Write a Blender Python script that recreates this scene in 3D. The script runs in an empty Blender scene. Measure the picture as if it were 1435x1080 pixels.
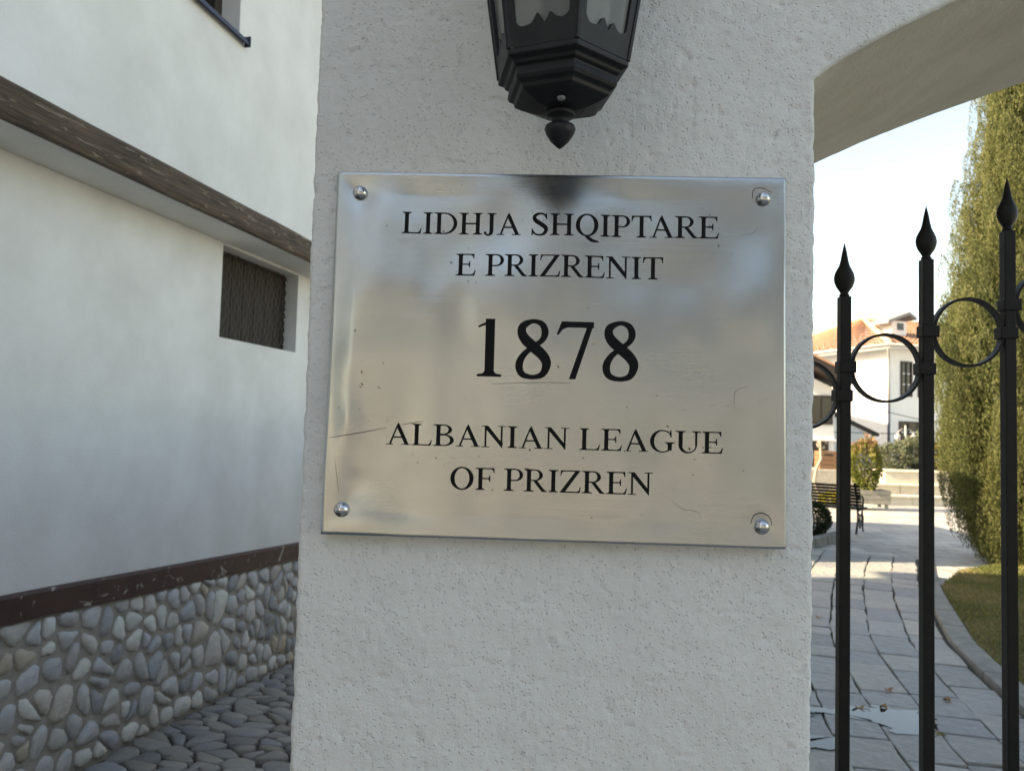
import bpy, bmesh, math, random
import numpy as np
from mathutils import Vector, Matrix

random.seed(7); RNG = np.random.default_rng(7)
S = bpy.context.scene
COL = S.collection

# ------------------------------------------------------------------ camera, sky, sun
F_PX, PW, PH = 1079.0, 1435.0, 1080.0
PITCH, ROLL, CAMZ = math.radians(3.0), math.radians(1.55), 1.7
cam_data = bpy.data.cameras.new('camera'); cam = bpy.data.objects.new('camera', cam_data); COL.objects.link(cam)
cam_data.sensor_width = 36.0; cam_data.lens = F_PX / PW * 36.0
cam_data.clip_start = 0.05; cam_data.clip_end = 2000
RM = Matrix.Rotation(math.pi/2 + PITCH, 3, 'X') @ Matrix.Rotation(ROLL, 3, 'Z')
cam.matrix_world = Matrix.Translation((0, 0, CAMZ)) @ RM.to_4x4()
cam_data.dof.use_dof = True; cam_data.dof.focus_distance = 1.03; cam_data.dof.aperture_fstop = 11.0
S.camera = cam
SUN_EL, SUN_AZ = math.radians(30), math.radians(-96)      # azimuth of the sun from +Y towards +X
world = bpy.data.worlds.new('World'); S.world = world; world.use_nodes = True
wn_ = world.node_tree; wn_.nodes.clear()
sky = wn_.nodes.new('ShaderNodeTexSky'); sky.sky_type = 'NISHITA'; sky.sun_disc = False
sky.sun_elevation = SUN_EL; sky.sun_rotation = SUN_AZ; sky.air_density = 1.0; sky.dust_density = 1.2; sky.ozone_density = 1.0
bg = wn_.nodes.new('ShaderNodeBackground'); bg.inputs['Strength'].default_value = 0.15
wo = wn_.nodes.new('ShaderNodeOutputWorld')
wn_.links.new(sky.outputs[0], bg.inputs[0]); wn_.links.new(bg.outputs[0], wo.inputs[0])
sl = bpy.data.lights.new('sun', 'SUN'); sl.energy = 4.8; sl.angle = math.radians(0.53); sl.color = (1.0, 0.93, 0.82)
sun = bpy.data.objects.new('sun', sl); COL.objects.link(sun)
sdir = Vector((math.sin(SUN_AZ)*math.cos(SUN_EL), math.cos(SUN_AZ)*math.cos(SUN_EL), math.sin(SUN_EL)))
sun.rotation_euler = sdir.to_track_quat('Z', 'Y').to_euler()
sun.location = (-30, 0, 30)
S.view_settings.view_transform = 'Standard'; S.view_settings.look = 'None'
S.view_settings.exposure = 1.68; S.view_settings.gamma = 1.0
S.view_settings.use_white_balance = True; S.view_settings.white_balance_temperature = 9100; S.view_settings.white_balance_tint = 10

# ------------------------------------------------------------------ pixels of the photograph -> rays
CAM = np.array([0, 0, CAMZ]); RN = np.array(RM)
def ray(x, y): return RN @ np.array([(x-PW/2)/F_PX, -(y-PH/2)/F_PX, -1.0])
def ground(x, y, z=0.0):
    d = ray(x, y); return CAM + d*((z-CAMZ)/d[2])
def on_plane(x, y, p0, n):
    d = ray(x, y); return CAM + d*(np.dot(p0-CAM, n)/np.dot(d, n))
def at_depth(x, y, Y):
    d = ray(x, y); return CAM + d*(Y/d[1])

# pillar face frame: s to the right, t into the wall, z up
FA = math.radians(2.25)
FU = np.array([math.cos(FA), -math.sin(FA), 0]); FN = np.array([math.sin(FA), math.cos(FA), 0])
P0 = at_depth(780, 500, 1.02); FO = np.array([P0[0], P0[1], 0.0])
def face(x, y, t=0.0):
    p = on_plane(x, y, FO + FN*t, FN) - FO; return float(p @ FU), float(p[2])
FM = Matrix(((FU[0], FN[0], 0, FO[0]), (FU[1], FN[1], 0, FO[1]), (0, 0, 1, 0), (0, 0, 0, 1)))
# alley wall frame: t along the wall (away), o out of the wall towards the alley, z up
WB = math.radians(11.7)
WD = np.array([math.sin(WB), math.cos(WB), 0]); WN = np.array([math.cos(WB), -math.sin(WB), 0])
A0 = ground(94, 1080)
AM = Matrix(((WN[0], WD[0], 0, A0[0]), (WN[1], WD[1], 0, A0[1]), (0, 0, 1, 0), (0, 0, 0, 1)))   # local x = out, y = along

# ------------------------------------------------------------------ noise
def _hash(ix, iy, seed):
    h = (ix.astype(np.int64)*374761393 + iy.astype(np.int64)*668265263 + seed*1442695) & 0xffffffff
    h = ((h ^ (h >> 13))*1274126177) & 0xffffffff
    return ((h ^ (h >> 16)) & 0xffff)/65535.0
def vnoise(x, y, seed=0):
    x = np.asarray(x, float); y = np.asarray(y, float)
    ix = np.floor(x); iy = np.floor(y); fx = x-ix; fy = y-iy
    fx = fx*fx*(3-2*fx); fy = fy*fy*(3-2*fy)
    a = _hash(ix, iy, seed); b = _hash(ix+1, iy, seed); c = _hash(ix, iy+1, seed); d = _hash(ix+1, iy+1, seed)
    return (a+(b-a)*fx)*(1-fy) + (c+(d-c)*fx)*fy - 0.5
def fbm(x, y, seed=0, n=3):
    r = 0; k = 1.0
    for i in range(n): r = r + k*vnoise(x*2**i, y*2**i, seed+i*17); k *= 0.5
    return r

# ------------------------------------------------------------------ materials
def mat(name, col, rough=0.8, metal=0.0, var=None, vscale=5.0, bump=0.0, bscale=60.0, obj_rand=None, coords='Object',
        stretch=(1, 1, 1), spec=0.5, detail=6.0):
    """procedural principled material: colour mottled by noise between col and var, bump by noise"""
    m = bpy.data.materials.new(name); m.use_nodes = True; nt = m.node_tree; N = nt.nodes; L = nt.links
    p = N['Principled BSDF']; p.inputs['Roughness'].default_value = rough; p.inputs['Metallic'].default_value = metal
    p.inputs['Specular IOR Level'].default_value = spec
    p.inputs['Base Color'].default_value = (*col, 1)
    tc = N.new('ShaderNodeTexCoord'); mp = N.new('ShaderNodeMapping'); mp.inputs['Scale'].default_value = stretch
    L.new(tc.outputs[coords], mp.inputs[0])
    cur = None
    if var is not None:
        n = N.new('ShaderNodeTexNoise'); n.inputs['Scale'].default_value = vscale; n.inputs['Detail'].default_value = detail
        n.inputs['Roughness'].default_value = 0.6
        L.new(mp.outputs[0], n.inputs['Vector'])
        r = N.new('ShaderNodeValToRGB'); r.color_ramp.elements[0].position = 0.33; r.color_ramp.elements[1].position = 0.67
        r.color_ramp.elements[0].color = (*col, 1); r.color_ramp.elements[1].color = (*var, 1)
        L.new(n.outputs[0], r.inputs[0]); cur = r.outputs[0]
    if obj_rand:
        oi = N.new('ShaderNodeObjectInfo'); r2 = N.new('ShaderNodeValToRGB'); cr = r2.color_ramp
        cr.interpolation = 'LINEAR'
        while len(cr.elements) < len(obj_rand): cr.elements.new(0.5)
        for i, c in enumerate(obj_rand):
            cr.elements[i].position = i/(len(obj_rand)-1); cr.elements[i].color = (*c, 1)
        L.new(oi.outputs['Random'], r2.inputs[0])
        if cur is None: cur = r2.outputs[0]
        else:
            mx = N.new('ShaderNodeMix'); mx.data_type = 'RGBA'; mx.inputs[0].default_value = 0.76
            L.new(cur, mx.inputs[6]); L.new(r2.outputs[0], mx.inputs[7]); cur = mx.outputs[2]
    if cur is not None: L.new(cur, p.inputs['Base Color'])
    if bump > 0:
        n = N.new('ShaderNodeTexNoise'); n.inputs['Scale'].default_value = bscale; n.inputs['Detail'].default_value = 5
        L.new(mp.outputs[0], n.inputs['Vector'])
        b = N.new('ShaderNodeBump'); b.inputs['Strength'].default_value = bump; b.inputs['Distance'].default_value = 0.3/bscale
        L.new(n.outputs[0], b.inputs['Height']); L.new(b.outputs[0], p.inputs['Normal'])
    m['p'] = 1
    return m
def nd(m, t): return m.node_tree.nodes.new(t)
def lk(m, a, b): m.node_tree.links.new(a, b)

M = {}
M['stucco'] = mat('rough white stucco', (.70, .70, .68), .92, var=(.77, .77, .75), vscale=4, bump=1.0, bscale=300, spec=.2)
M['stucco_bounce'] = mat('warm bounce stucco', (.50, .455, .375), .93, var=(.58, .535, .45), vscale=5, bump=1.0, bscale=170, spec=.2)  # arch soffit and reveal: warm bounce light put into the colour
M['render'] = mat('smooth white render', (.66, .65, .62), .93, var=(.78, .775, .75), vscale=2.2, bump=.45, bscale=90, spec=.2, detail=9)
M['house_white'] = mat('house white paint', (.74, .73, .70), .9, var=(.80, .79, .77), vscale=1.0)
M['cream'] = mat('pale facade paint', (.54, .54, .53), .9, var=(.455, .475, .480), vscale=.8)
M['iron'] = mat('black painted iron', (.006, .006, .0065), .5, var=(.011, .010, .0095), vscale=40, bump=.15, bscale=160, spec=.22)
M['lantern'] = mat('black lantern paint', (.009, .009, .011), .45, var=(.016, .016, .018), vscale=30, bump=.1, bscale=150, spec=.3)
M['timber'] = mat('dark stained timber', (.040, .022, .014), .75, var=(.135, .088, .058), vscale=9, bump=1.0, bscale=30, stretch=(4, .35, 7), detail=11)
M['board'] = mat('dark brown painted board', (.052, .022, .017), .6, var=(.072, .033, .026), vscale=6, bump=.1, bscale=60)
M['mortar'] = mat('grey mortar', (.30, .28, .235), .95, var=(.41, .38, .33), vscale=14, bump=.5, bscale=80)
STONES = [tuple(min(.72, 1.35*x) for x in c) for c in [(.52, .52, .51), (.56, .53, .47), (.30, .31, .32), (.42, .42, .41), (.22, .23, .245), (.40, .385, .35), (.34, .35, .37), (.46, .44, .40), (.36, .29, .20), (.27, .29, .32), (.13, .135, .13)]]
M['stone'] = mat('river stone', (.36, .365, .37), .8, var=(.68, .665, .63), vscale=26, bump=1.0, bscale=40, obj_rand=STONES)
COB = [(.24, .245, .25), (.34, .34, .33), (.17, .175, .18), (.38, .37, .34), (.27, .25, .21), (.30, .315, .34)]
M['cobble'] = mat('worn cobble', (.17, .17, .17), .6, var=(.36, .355, .34), vscale=20, bump=.4, bscale=50, obj_rand=COB)
M['earth'] = mat('dark joint earth', (.055, .05, .043), .95, var=(.10, .09, .075), vscale=12, bump=.5, bscale=60)
SLAB = [(.20, .205, .21), (.38, .365, .33), (.27, .275, .28), (.33, .33, .32), (.23, .24, .255), (.36, .35, .325), (.30, .305, .31)]
M['slab'] = mat('grey stone slab', (.15, .15, .148), .7, var=(.42, .41, .385), vscale=9, bump=1.0, bscale=12, obj_rand=SLAB, stretch=(1, 1.25, 1), detail=12, spec=.3)
M['paving'] = mat('pale stone paving', (.36, .35, .33), .75, var=(.50, .485, .45), vscale=2.2, bump=.4, bscale=9)
M['street'] = mat('grey street paving', (.24, .235, .22), .85, var=(.33, .32, .30), vscale=2, bump=.3, bscale=12)
M['kerb'] = mat('kerb stone', (.14, .145, .135), .85, var=(.22, .22, .205), vscale=9, bump=.5, bscale=40)
M['soil'] = mat('lawn soil', (.07, .065, .03), .95, var=(.11, .09, .045), vscale=6)
M['black'] = mat('black enamel', (.005, .005, .006), .6, spec=.15)
M['chrome'] = mat('steel screw', (.60, .60, .60), .16, 1.0)
M['glass_dark'] = mat('dark window glass', (.02, .022, .025), .08)
M['frame_dark'] = mat('dark window frame', (.035, .022, .016), .6)
M['bluesill'] = mat('blue grey sheet metal', (.035, .045, .075), .45, metal=.3)
M['tile'] = mat('orange roof tile', (.40, .20, .12), .85, var=(.50, .29, .19), vscale=5)
M['ridge'] = mat('pale ridge tile', (.62, .38, .22), .85, var=(.66, .45, .30), vscale=5)
M['slate'] = mat('grey slab', (.22, .22, .23), .8)
M['gutter'] = mat('pale sheet metal', (.42, .40, .37), .5, metal=.2)
M['pipe'] = mat('shaded pipe', (.05, .06, .09), .5)
M['sandstone'] = mat('pale cut stone', (.50, .46, .38), .85, var=(.60, .56, .47), vscale=5, bump=.5, bscale=25)
M['wood_brown'] = mat('brown wood', (.16, .08, .04), .7, var=(.22, .12, .06), vscale=10, stretch=(1, 1, 5))
M['wood_grey'] = mat('weathered grey wood', (.22, .21, .18), .8, var=(.30, .28, .24), vscale=8)
M['bark'] = mat('bark', (.10, .075, .05), .9, var=(.16, .13, .09), vscale=12, bump=.8, bscale=30)
M['vine'] = mat('pale vine bark', (.33, .29, .23), .9)
M['lamp_glass'] = mat('white lamp glass', (.75, .75, .72), .3)
M['red'] = mat('red petals', (.55, .05, .04), .6)
M['brown_panel'] = mat('brown boarding', (.020, .013, .009), .8, var=(.036, .024, .016), vscale=8, stretch=(1, 12, .6), bump=.2)
M['wire'] = mat('galvanised wire', (.22, .20, .17), .5, metal=.6)
M['dead_leaf'] = mat('dead leaf', (.20, .10, .04), .8, var=(.28, .15, .06), vscale=30)

def leaf_material(name, a, b, c):
    m = bpy.data.materials.new(name); m.use_nodes = True; p = m.node_tree.nodes['Principled BSDF']
    p.inputs['Roughness'].default_value = .6; p.inputs['Specular IOR Level'].default_value = .3
    at = nd(m, 'ShaderNodeAttribute'); at.attribute_name = 'tint'
    r = nd(m, 'ShaderNodeValToRGB'); cr = r.color_ramp; cr.elements.new(.5)
    for e, q, po in zip(cr.elements, (a, b, c), (0, .5, 1)): e.color = (*q, 1); e.position = po
    lk(m, at.outputs['Fac'], r.inputs[0]); lk(m, r.outputs[0], p.inputs['Base Color'])
    tr = nd(m, 'ShaderNodeBsdfTranslucent'); lk(m, r.outputs[0], tr.inputs['Color'])
    ms = nd(m, 'ShaderNodeMixShader'); ms.inputs[0].default_value = .25
    lk(m, p.outputs[0], ms.inputs[1]); lk(m, tr.outputs[0], ms.inputs[2])
    lk(m, ms.outputs[0], m.node_tree.nodes['Material Output'].inputs['Surface'])
    return m
M['cypress'] = leaf_material('cypress foliage', (.060, .080, .028), (.125, .140, .052), (.20, .195, .080))
M['box'] = leaf_material('box foliage', (.016, .026, .01), (.03, .045, .016), (.05, .065, .022))
M['photinia'] = leaf_material('shrub foliage', (.07, .10, .02), (.16, .17, .035), (.36, .17, .12))
M['greybush'] = leaf_material('grey bush foliage', (.09, .11, .07), (.15, .17, .11), (.20, .20, .12))
M['ochrebush'] = leaf_material('ochre bush foliage', (.10, .10, .03), (.17, .14, .05), (.24, .17, .07))
M['yellow'] = leaf_material('yellow plant', (.20, .20, .02), (.35, .30, .03), (.45, .36, .05))
M['grass'] = leaf_material('grass blades', (.09, .115, .03), (.18, .17, .055), (.32, .26, .13))

# clear lantern glass, slightly dusty
def glass_mat():
    m = bpy.data.materials.new('dusty lantern glass'); m.use_nodes = True; nt = m.node_tree
    p = nt.nodes['Principled BSDF']; p.inputs['Base Color'].default_value = (.27, .28, .265, 1); p.inputs['Roughness'].default_value = .35
    t = nd(m, 'ShaderNodeBsdfTransparent'); t.inputs[0].default_value = (.8, .82, .8, 1)
    ms = nd(m, 'ShaderNodeMixShader'); ms.inputs[0].default_value = .55
    lk(m, t.outputs[0], ms.inputs[1]); lk(m, p.outputs[0], ms.inputs[2]); lk(m, ms.outputs[0], nt.nodes['Material Output'].inputs[0])
    return m
M['glass'] = glass_mat()
def water_mat():
    m = mat('rain water', (.03, .03, .03), .03); m.node_tree.nodes['Principled BSDF'].inputs['IOR'].default_value = 1.6
    return m
M['water'] = water_mat()
def brushed():
    m = mat('brushed steel', (.455, .475, .480), .3, 1.0, coords='Object')
    N = m.node_tree.nodes; p = N['Principled BSDF']
    tc = [n for n in N if n.type == 'TEX_COORD'][0]
    mp = nd(m, 'ShaderNodeMapping'); mp.inputs['Scale'].default_value = (4, 1, 1500); lk(m, tc.outputs['Object'], mp.inputs[0])
    n1 = nd(m, 'ShaderNodeTexNoise'); n1.inputs['Scale'].default_value = 1; n1.inputs['Detail'].default_value = 3; lk(m, mp.outputs[0], n1.inputs['Vector'])
    n2 = nd(m, 'ShaderNodeTexNoise'); n2.inputs['Scale'].default_value = 9; n2.inputs['Detail'].default_value = 4; lk(m, tc.outputs['Object'], n2.inputs['Vector'])
    ad = nd(m, 'ShaderNodeMath'); ad.operation = 'MULTIPLY_ADD'; ad.inputs[1].default_value = .10; ad.inputs[2].default_value = .105
    lk(m, n1.outputs[0], ad.inputs[0])
    ad2 = nd(m, 'ShaderNodeMath'); ad2.operation = 'MULTIPLY_ADD'; ad2.inputs[1].default_value = .17
    lk(m, n2.outputs[0], ad2.inputs[0]); lk(m, ad.outputs[0], ad2.inputs[2]); lk(m, ad2.outputs[0], p.inputs['Roughness'])
    b = nd(m, 'ShaderNodeBump'); b.inputs['Strength'].default_value = .11; b.inputs['Distance'].default_value = .0006
    lk(m, n1.outputs[0], b.inputs['Height']); lk(m, b.outputs[0], p.inputs['Normal'])
    # dark specks of dirt
    v = nd(m, 'ShaderNodeTexNoise'); v.inputs['Scale'].default_value = 170; v.inputs['Detail'].default_value = 2; lk(m, tc.outputs['Object'], v.inputs['Vector'])
    n3 = nd(m, 'ShaderNodeTexNoise'); n3.inputs['Scale'].default_value = 11; lk(m, tc.outputs['Object'], n3.inputs['Vector'])
    mu = nd(m, 'ShaderNodeMath'); mu.operation = 'MULTIPLY_ADD'; mu.inputs[1].default_value = .35; lk(m, n3.outputs[0], mu.inputs[0]); lk(m, v.outputs[0], mu.inputs[2])
    r = nd(m, 'ShaderNodeValToRGB'); r.color_ramp.elements[0].position = .925; r.color_ramp.elements[1].position = .965
    r.color_ramp.elements[0].color = (.455, .475, .480, 1); r.color_ramp.elements[1].color = (.10, .09, .075, 1)
    lk(m, mu.outputs[0], r.inputs[0]); lk(m, r.outputs[0], p.inputs['Base Color'])
    p.inputs['Anisotropic'].default_value = .4
    return m
M['steel'] = brushed()
def pores(m, scale, lo, hi, amt):
    """small pits: darker, pushed-in dots in plaster"""
    N = m.node_tree.nodes; p = N['Principled BSDF']; tc = [n for n in N if n.type == 'TEX_COORD'][0]
    v = nd(m, 'ShaderNodeTexVoronoi'); v.inputs['Scale'].default_value = scale; lk(m, tc.outputs['Object'], v.inputs['Vector'])
    r = nd(m, 'ShaderNodeMapRange'); r.inputs[1].default_value = lo; r.inputs[2].default_value = hi; lk(m, v.outputs['Distance'], r.inputs[0])
    n = nd(m, 'ShaderNodeTexNoise'); n.inputs['Scale'].default_value = scale*.23; lk(m, tc.outputs['Object'], n.inputs['Vector'])
    r2 = nd(m, 'ShaderNodeMapRange'); r2.inputs[1].default_value = .40; r2.inputs[2].default_value = .52; lk(m, n.outputs[0], r2.inputs[0])
    iv = nd(m, 'ShaderNodeMath'); iv.operation = 'SUBTRACT'; iv.inputs[0].default_value = 1; lk(m, r2.outputs[0], iv.inputs[1])
    mx = nd(m, 'ShaderNodeMath'); mx.operation = 'MAXIMUM'; lk(m, r.outputs[0], mx.inputs[0]); lk(m, iv.outputs[0], mx.inputs[1])
    old = p.inputs['Normal'].links[0].from_node
    b = nd(m, 'ShaderNodeBump'); b.inputs['Strength'].default_value = amt; b.inputs['Distance'].default_value = .0016
    lk(m, mx.outputs[0], b.inputs['Height']); lk(m, old.outputs[0], b.inputs['Normal']); lk(m, b.outputs[0], p.inputs['Normal'])
pores(M['stucco'], 185, .08, .34, .75)

def wear(m, scale, stretch, lo, hi, col):
    """pale scuffs where the paint or stain has gone"""
    N = m.node_tree.nodes; p = N['Principled BSDF']; tc = [n for n in N if n.type == 'TEX_COORD'][0]
    mp = nd(m, 'ShaderNodeMapping'); mp.inputs['Scale'].default_value = stretch; lk(m, tc.outputs['Object'], mp.inputs[0])
    n = nd(m, 'ShaderNodeTexNoise'); n.inputs['Scale'].default_value = scale; n.inputs['Detail'].default_value = 6; n.inputs['Distortion'].default_value = 1.2; lk(m, mp.outputs[0], n.inputs['Vector'])
    r = nd(m, 'ShaderNodeMapRange'); r.inputs[1].default_value = lo; r.inputs[2].default_value = hi; lk(m, n.outputs[0], r.inputs[0])
    mx = nd(m, 'ShaderNodeMix'); mx.data_type = 'RGBA'; mx.inputs[7].default_value = (*col, 1)
    src = p.inputs['Base Color'].links[0].from_socket; lk(m, src, mx.inputs[6]); lk(m, r.outputs[0], mx.inputs[0]); lk(m, mx.outputs[2], p.inputs['Base Color'])
wear(M['board'], 7, (1, 1.2, 1.6), .62, .70, (.38, .33, .30))
wear(M['timber'], 9, (3, .7, 5), .59, .68, (.30, .23, .17))
wear(M['render'], 5, (1, 1, .7), .72, .82, (.52, .50, .46))

def joints(m, w, h, col):
    """fine paving joints for ground too far off to build slab by slab"""
    N = m.node_tree.nodes; p = N['Principled BSDF']; tc = [n for n in N if n.type == 'TEX_COORD'][0]
    b = nd(m, 'ShaderNodeTexBrick'); b.inputs['Scale'].default_value = 1; b.inputs['Brick Width'].default_value = w; b.inputs['Row Height'].default_value = h
    b.inputs['Mortar Size'].default_value = .012; b.inputs['Mortar Smooth'].default_value = .3
    b.inputs['Color1'].default_value = (1, 1, 1, 1); b.inputs['Color2'].default_value = (.72, .72, .74, 1); b.inputs['Mortar'].default_value = (*col, 1)
    n = nd(m, 'ShaderNodeTexNoise'); n.inputs['Scale'].default_value = 1.3; lk(m, tc.outputs['Object'], n.inputs['Vector'])
    ad = nd(m, 'ShaderNodeVectorMath'); ad.operation = 'MULTIPLY_ADD'; ad.inputs[1].default_value = (.25, .25, 0); lk(m, n.outputs['Color'], ad.inputs[0]); lk(m, tc.outputs['Object'], ad.inputs[2]); lk(m, ad.outputs[0], b.inputs['Vector'])
    mx = nd(m, 'ShaderNodeMix'); mx.data_type = 'RGBA'; mx.blend_type = 'MULTIPLY'; mx.inputs[0].default_value = 1
    src = p.inputs['Base Color'].links[0].from_socket; lk(m, src, mx.inputs[6]); lk(m, b.outputs['Color'], mx.inputs[7]); lk(m, mx.outputs[2], p.inputs['Base Color'])
joints(M['paving'], .62, .36, (.35, .33, .30))

# ------------------------------------------------------------------ mesh helpers
class MB:
    def __init__(s): s.v = []; s.f = []
    def add(s, vs, fs):
        o = len(s.v); s.v += [tuple(map(float, q)) for q in vs]; s.f += [tuple(i+o for i in f) for f in fs]; return s
    def box(s, x0, x1, y0, y1, z0, z1):
        return s.add([(x0,y0,z0),(x1,y0,z0),(x1,y1,z0),(x0,y1,z0),(x0,y0,z1),(x1,y0,z1),(x1,y1,z1),(x0,y1,z1)],
                     [(0,3,2,1),(4,5,6,7),(0,1,5,4),(1,2,6,5),(2,3,7,6),(3,0,4,7)])
    def prism(s, pts, d):
        """pts: 3D polygon, extruded by vector d"""
        n = len(pts); a = [np.array(p, float) for p in pts]; b = [p+np.array(d, float) for p in a]
        return s.add(a+b, [tuple(range(n))[::-1], tuple(range(n, 2*n))] + [(i, (i+1) % n, n+(i+1) % n, n+i) for i in range(n)])
    def tube(s, pts, r, n=8, closed=False, cap=True):
        P = [np.array(p, float) for p in pts]; k = len(P); rr = r if hasattr(r, '__len__') else [r]*k
        vs = []
        for i, p in enumerate(P):
            t = P[(i+1) % k]-P[i-1] if closed else P[min(i+1, k-1)]-P[max(i-1, 0)]
            t = t/np.linalg.norm(t); a = np.array([0, 0, 1.]) if abs(t[2]) < .9 else np.array([1., 0, 0])
            u = np.cross(a, t); u /= np.linalg.norm(u); w = np.cross(t, u)
            for j in range(n):
                q = 2*math.pi*j/n; vs.append(p + rr[i]*(u*math.cos(q)+w*math.sin(q)))
        fs = []
        for i in range(k if closed else k-1):
            for j in range(n): a = i*n; b = ((i+1) % k)*n; fs.append((a+j, a+(j+1) % n, b+(j+1) % n, b+j))
        if cap and not closed: fs += [tuple(range(n))[::-1], tuple(range((k-1)*n, k*n))]
        return s.add(vs, fs)
    def lathe(s, prof, n=16, c=(0, 0), rot=0.0):
        """prof: list of (r, z) from bottom to top"""
        vs = []; fs = []
        for r, z in prof:
            for j in range(n): q = rot+2*math.pi*j/n; vs.append((c[0]+r*math.cos(q), c[1]+r*math.sin(q), z))
        for i in range(len(prof)-1):
            for j in range(n): fs.append((i*n+j, i*n+(j+1) % n, (i+1)*n+(j+1) % n, (i+1)*n+j))
        fs += [tuple(range(n))[::-1], tuple(range((len(prof)-1)*n, len(prof)*n))]
        return s.add(vs, fs)
    def build(s, name, m, parent=None, smooth=False, bevel=0.0, mw=None):
        me = bpy.data.meshes.new(name); me.from_pydata(s.v, [], s.f); me.update()
        return link(name, me, m, parent, smooth, bevel, mw)
def link(name, me, m, parent=None, smooth=False, bevel=0.0, mw=None):
    o = bpy.data.objects.new(name, me); COL.objects.link(o)
    if m is not None and not me.materials: me.materials.append(M[m])
    if parent is not None: o.parent = parent
    if mw is not None: o.matrix_local = mw
    if smooth:
        me.polygons.foreach_set('use_smooth', [True]*len(me.polygons))
    if bevel > 0:
        b = o.modifiers.new('bevel', 'BEVEL'); b.width = bevel; b.segments = 2; b.limit_method = 'ANGLE'; b.angle_limit = math.radians(40)
    return o
def tag(o, label, cat=None, group=None, kind=None):
    o['label'] = label
    if cat: o['category'] = cat
    if group: o['group'] = group
    if kind: o['kind'] = kind
    return o
def thing(name, label, cat, mw=None, loc=None, group=None):
    o = bpy.data.objects.new(name, None); COL.objects.link(o); o.empty_display_size = .1
    if mw is not None: o.matrix_world = mw
    if loc is not None: o.location = loc
    return tag(o, label, cat, group)
def np_mesh(name, V, Q):
    me = bpy.data.meshes.new(name); V = np.asarray(V, np.float32); Q = np.asarray(Q, np.int32); k = Q.shape[1]
    me.vertices.add(len(V)); me.vertices.foreach_set('co', V.ravel())
    me.loops.add(Q.size); me.loops.foreach_set('vertex_index', Q.ravel())
    me.polygons.add(len(Q)); me.polygons.foreach_set('loop_start', np.arange(0, Q.size, k, dtype=np.int32))
    me.update(calc_edges=True); me.validate(); return me
def leaf_mesh(name, P, D, L, ratio, rng, tint):
    """one four-cornered leaf per point, growing along D"""
    n = len(P); D = D/np.linalg.norm(D, axis=1, keepdims=True)
    r = rng.normal(size=(n, 3)); W = np.cross(D, r); W /= np.linalg.norm(W, axis=1, keepdims=True)
    L = np.asarray(L).reshape(-1, 1)*np.ones((n, 1)); mid = P + D*L*.5; B = np.cross(D, W)*L*.08
    V = np.stack([P, mid+W*L*ratio*.5+B, P+D*L, mid-W*L*ratio*.5+B], 1).reshape(-1, 3)
    me = np_mesh(name, V, np.arange(4*n).reshape(n, 4))
    at = me.attributes.new('tint', 'FLOAT', 'FACE'); at.data.foreach_set('value', np.clip(tint, 0, 1).astype(np.float32))
    return me
def sphere_dirs(n, rng):
    v = rng.normal(size=(n, 3)); return v/np.linalg.norm(v, axis=1, keepdims=True)

# ================================================================== THE SETTING
# garden ground: everything to the right of the alley; the street and the alley share the other sheet
def along(t, o): q = A0 + WD*t + WN*o; return q
def alley_z(t): return -.052*np.maximum(t, -.4)
GW_O = 1.98     # the garden side of the alley
mb = MB()
e0 = FO + FN*.02 - FU*.34; q1 = along(45, GW_O); q0 = along((0.9-A0[1])/WD[1], GW_O)
mb.add([(q0[0], .85, -.05), (200, .85, -.05), (200, 400, -.05), (q1[0], 400, -.05), (q1[0], q1[1], -.05)], [(0, 1, 2, 3, 4)])
gar = mb.build('garden_ground', 'paving'); tag(gar, 'pale paved garden ground beyond the iron gate', kind='structure')
mb = MB()
ts = [-4.2, -.4, 0, 3, 8, 20, 45]
for i in range(len(ts)-1):
    t0, t1 = ts[i], ts[i+1]; a = along(t0, -12); b = along(t0, GW_O+.3); c = along(t1, GW_O+.3); d = along(t1, -12)
    z0, z1 = float(alley_z(t0))-.03, float(alley_z(t1))-.03
    mb.add([(a[0], a[1], z0), (b[0], b[1], z0), (c[0], c[1], z1), (d[0], d[1], z1)], [(0, 1, 2, 3)])
alley = mb.build('alley', 'earth'); tag(alley, 'narrow cobbled alley sloping down beside the white house', kind='structure')
mb = MB(); a = along(-4.2, -12)
mb.add([(-200, -200, -.02), (200, -200, -.02), (200, .85, -.02), (-1.7, .85, -.02), (-1.7, -.2, -.02), (a[0], -.2, -.02), (-200, -.2, -.02)], [(0, 1, 2, 3, 4, 5, 6)])
street = mb.build('street', 'street'); tag(street, 'pale paved street in front of the gateway', kind='structure')

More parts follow.
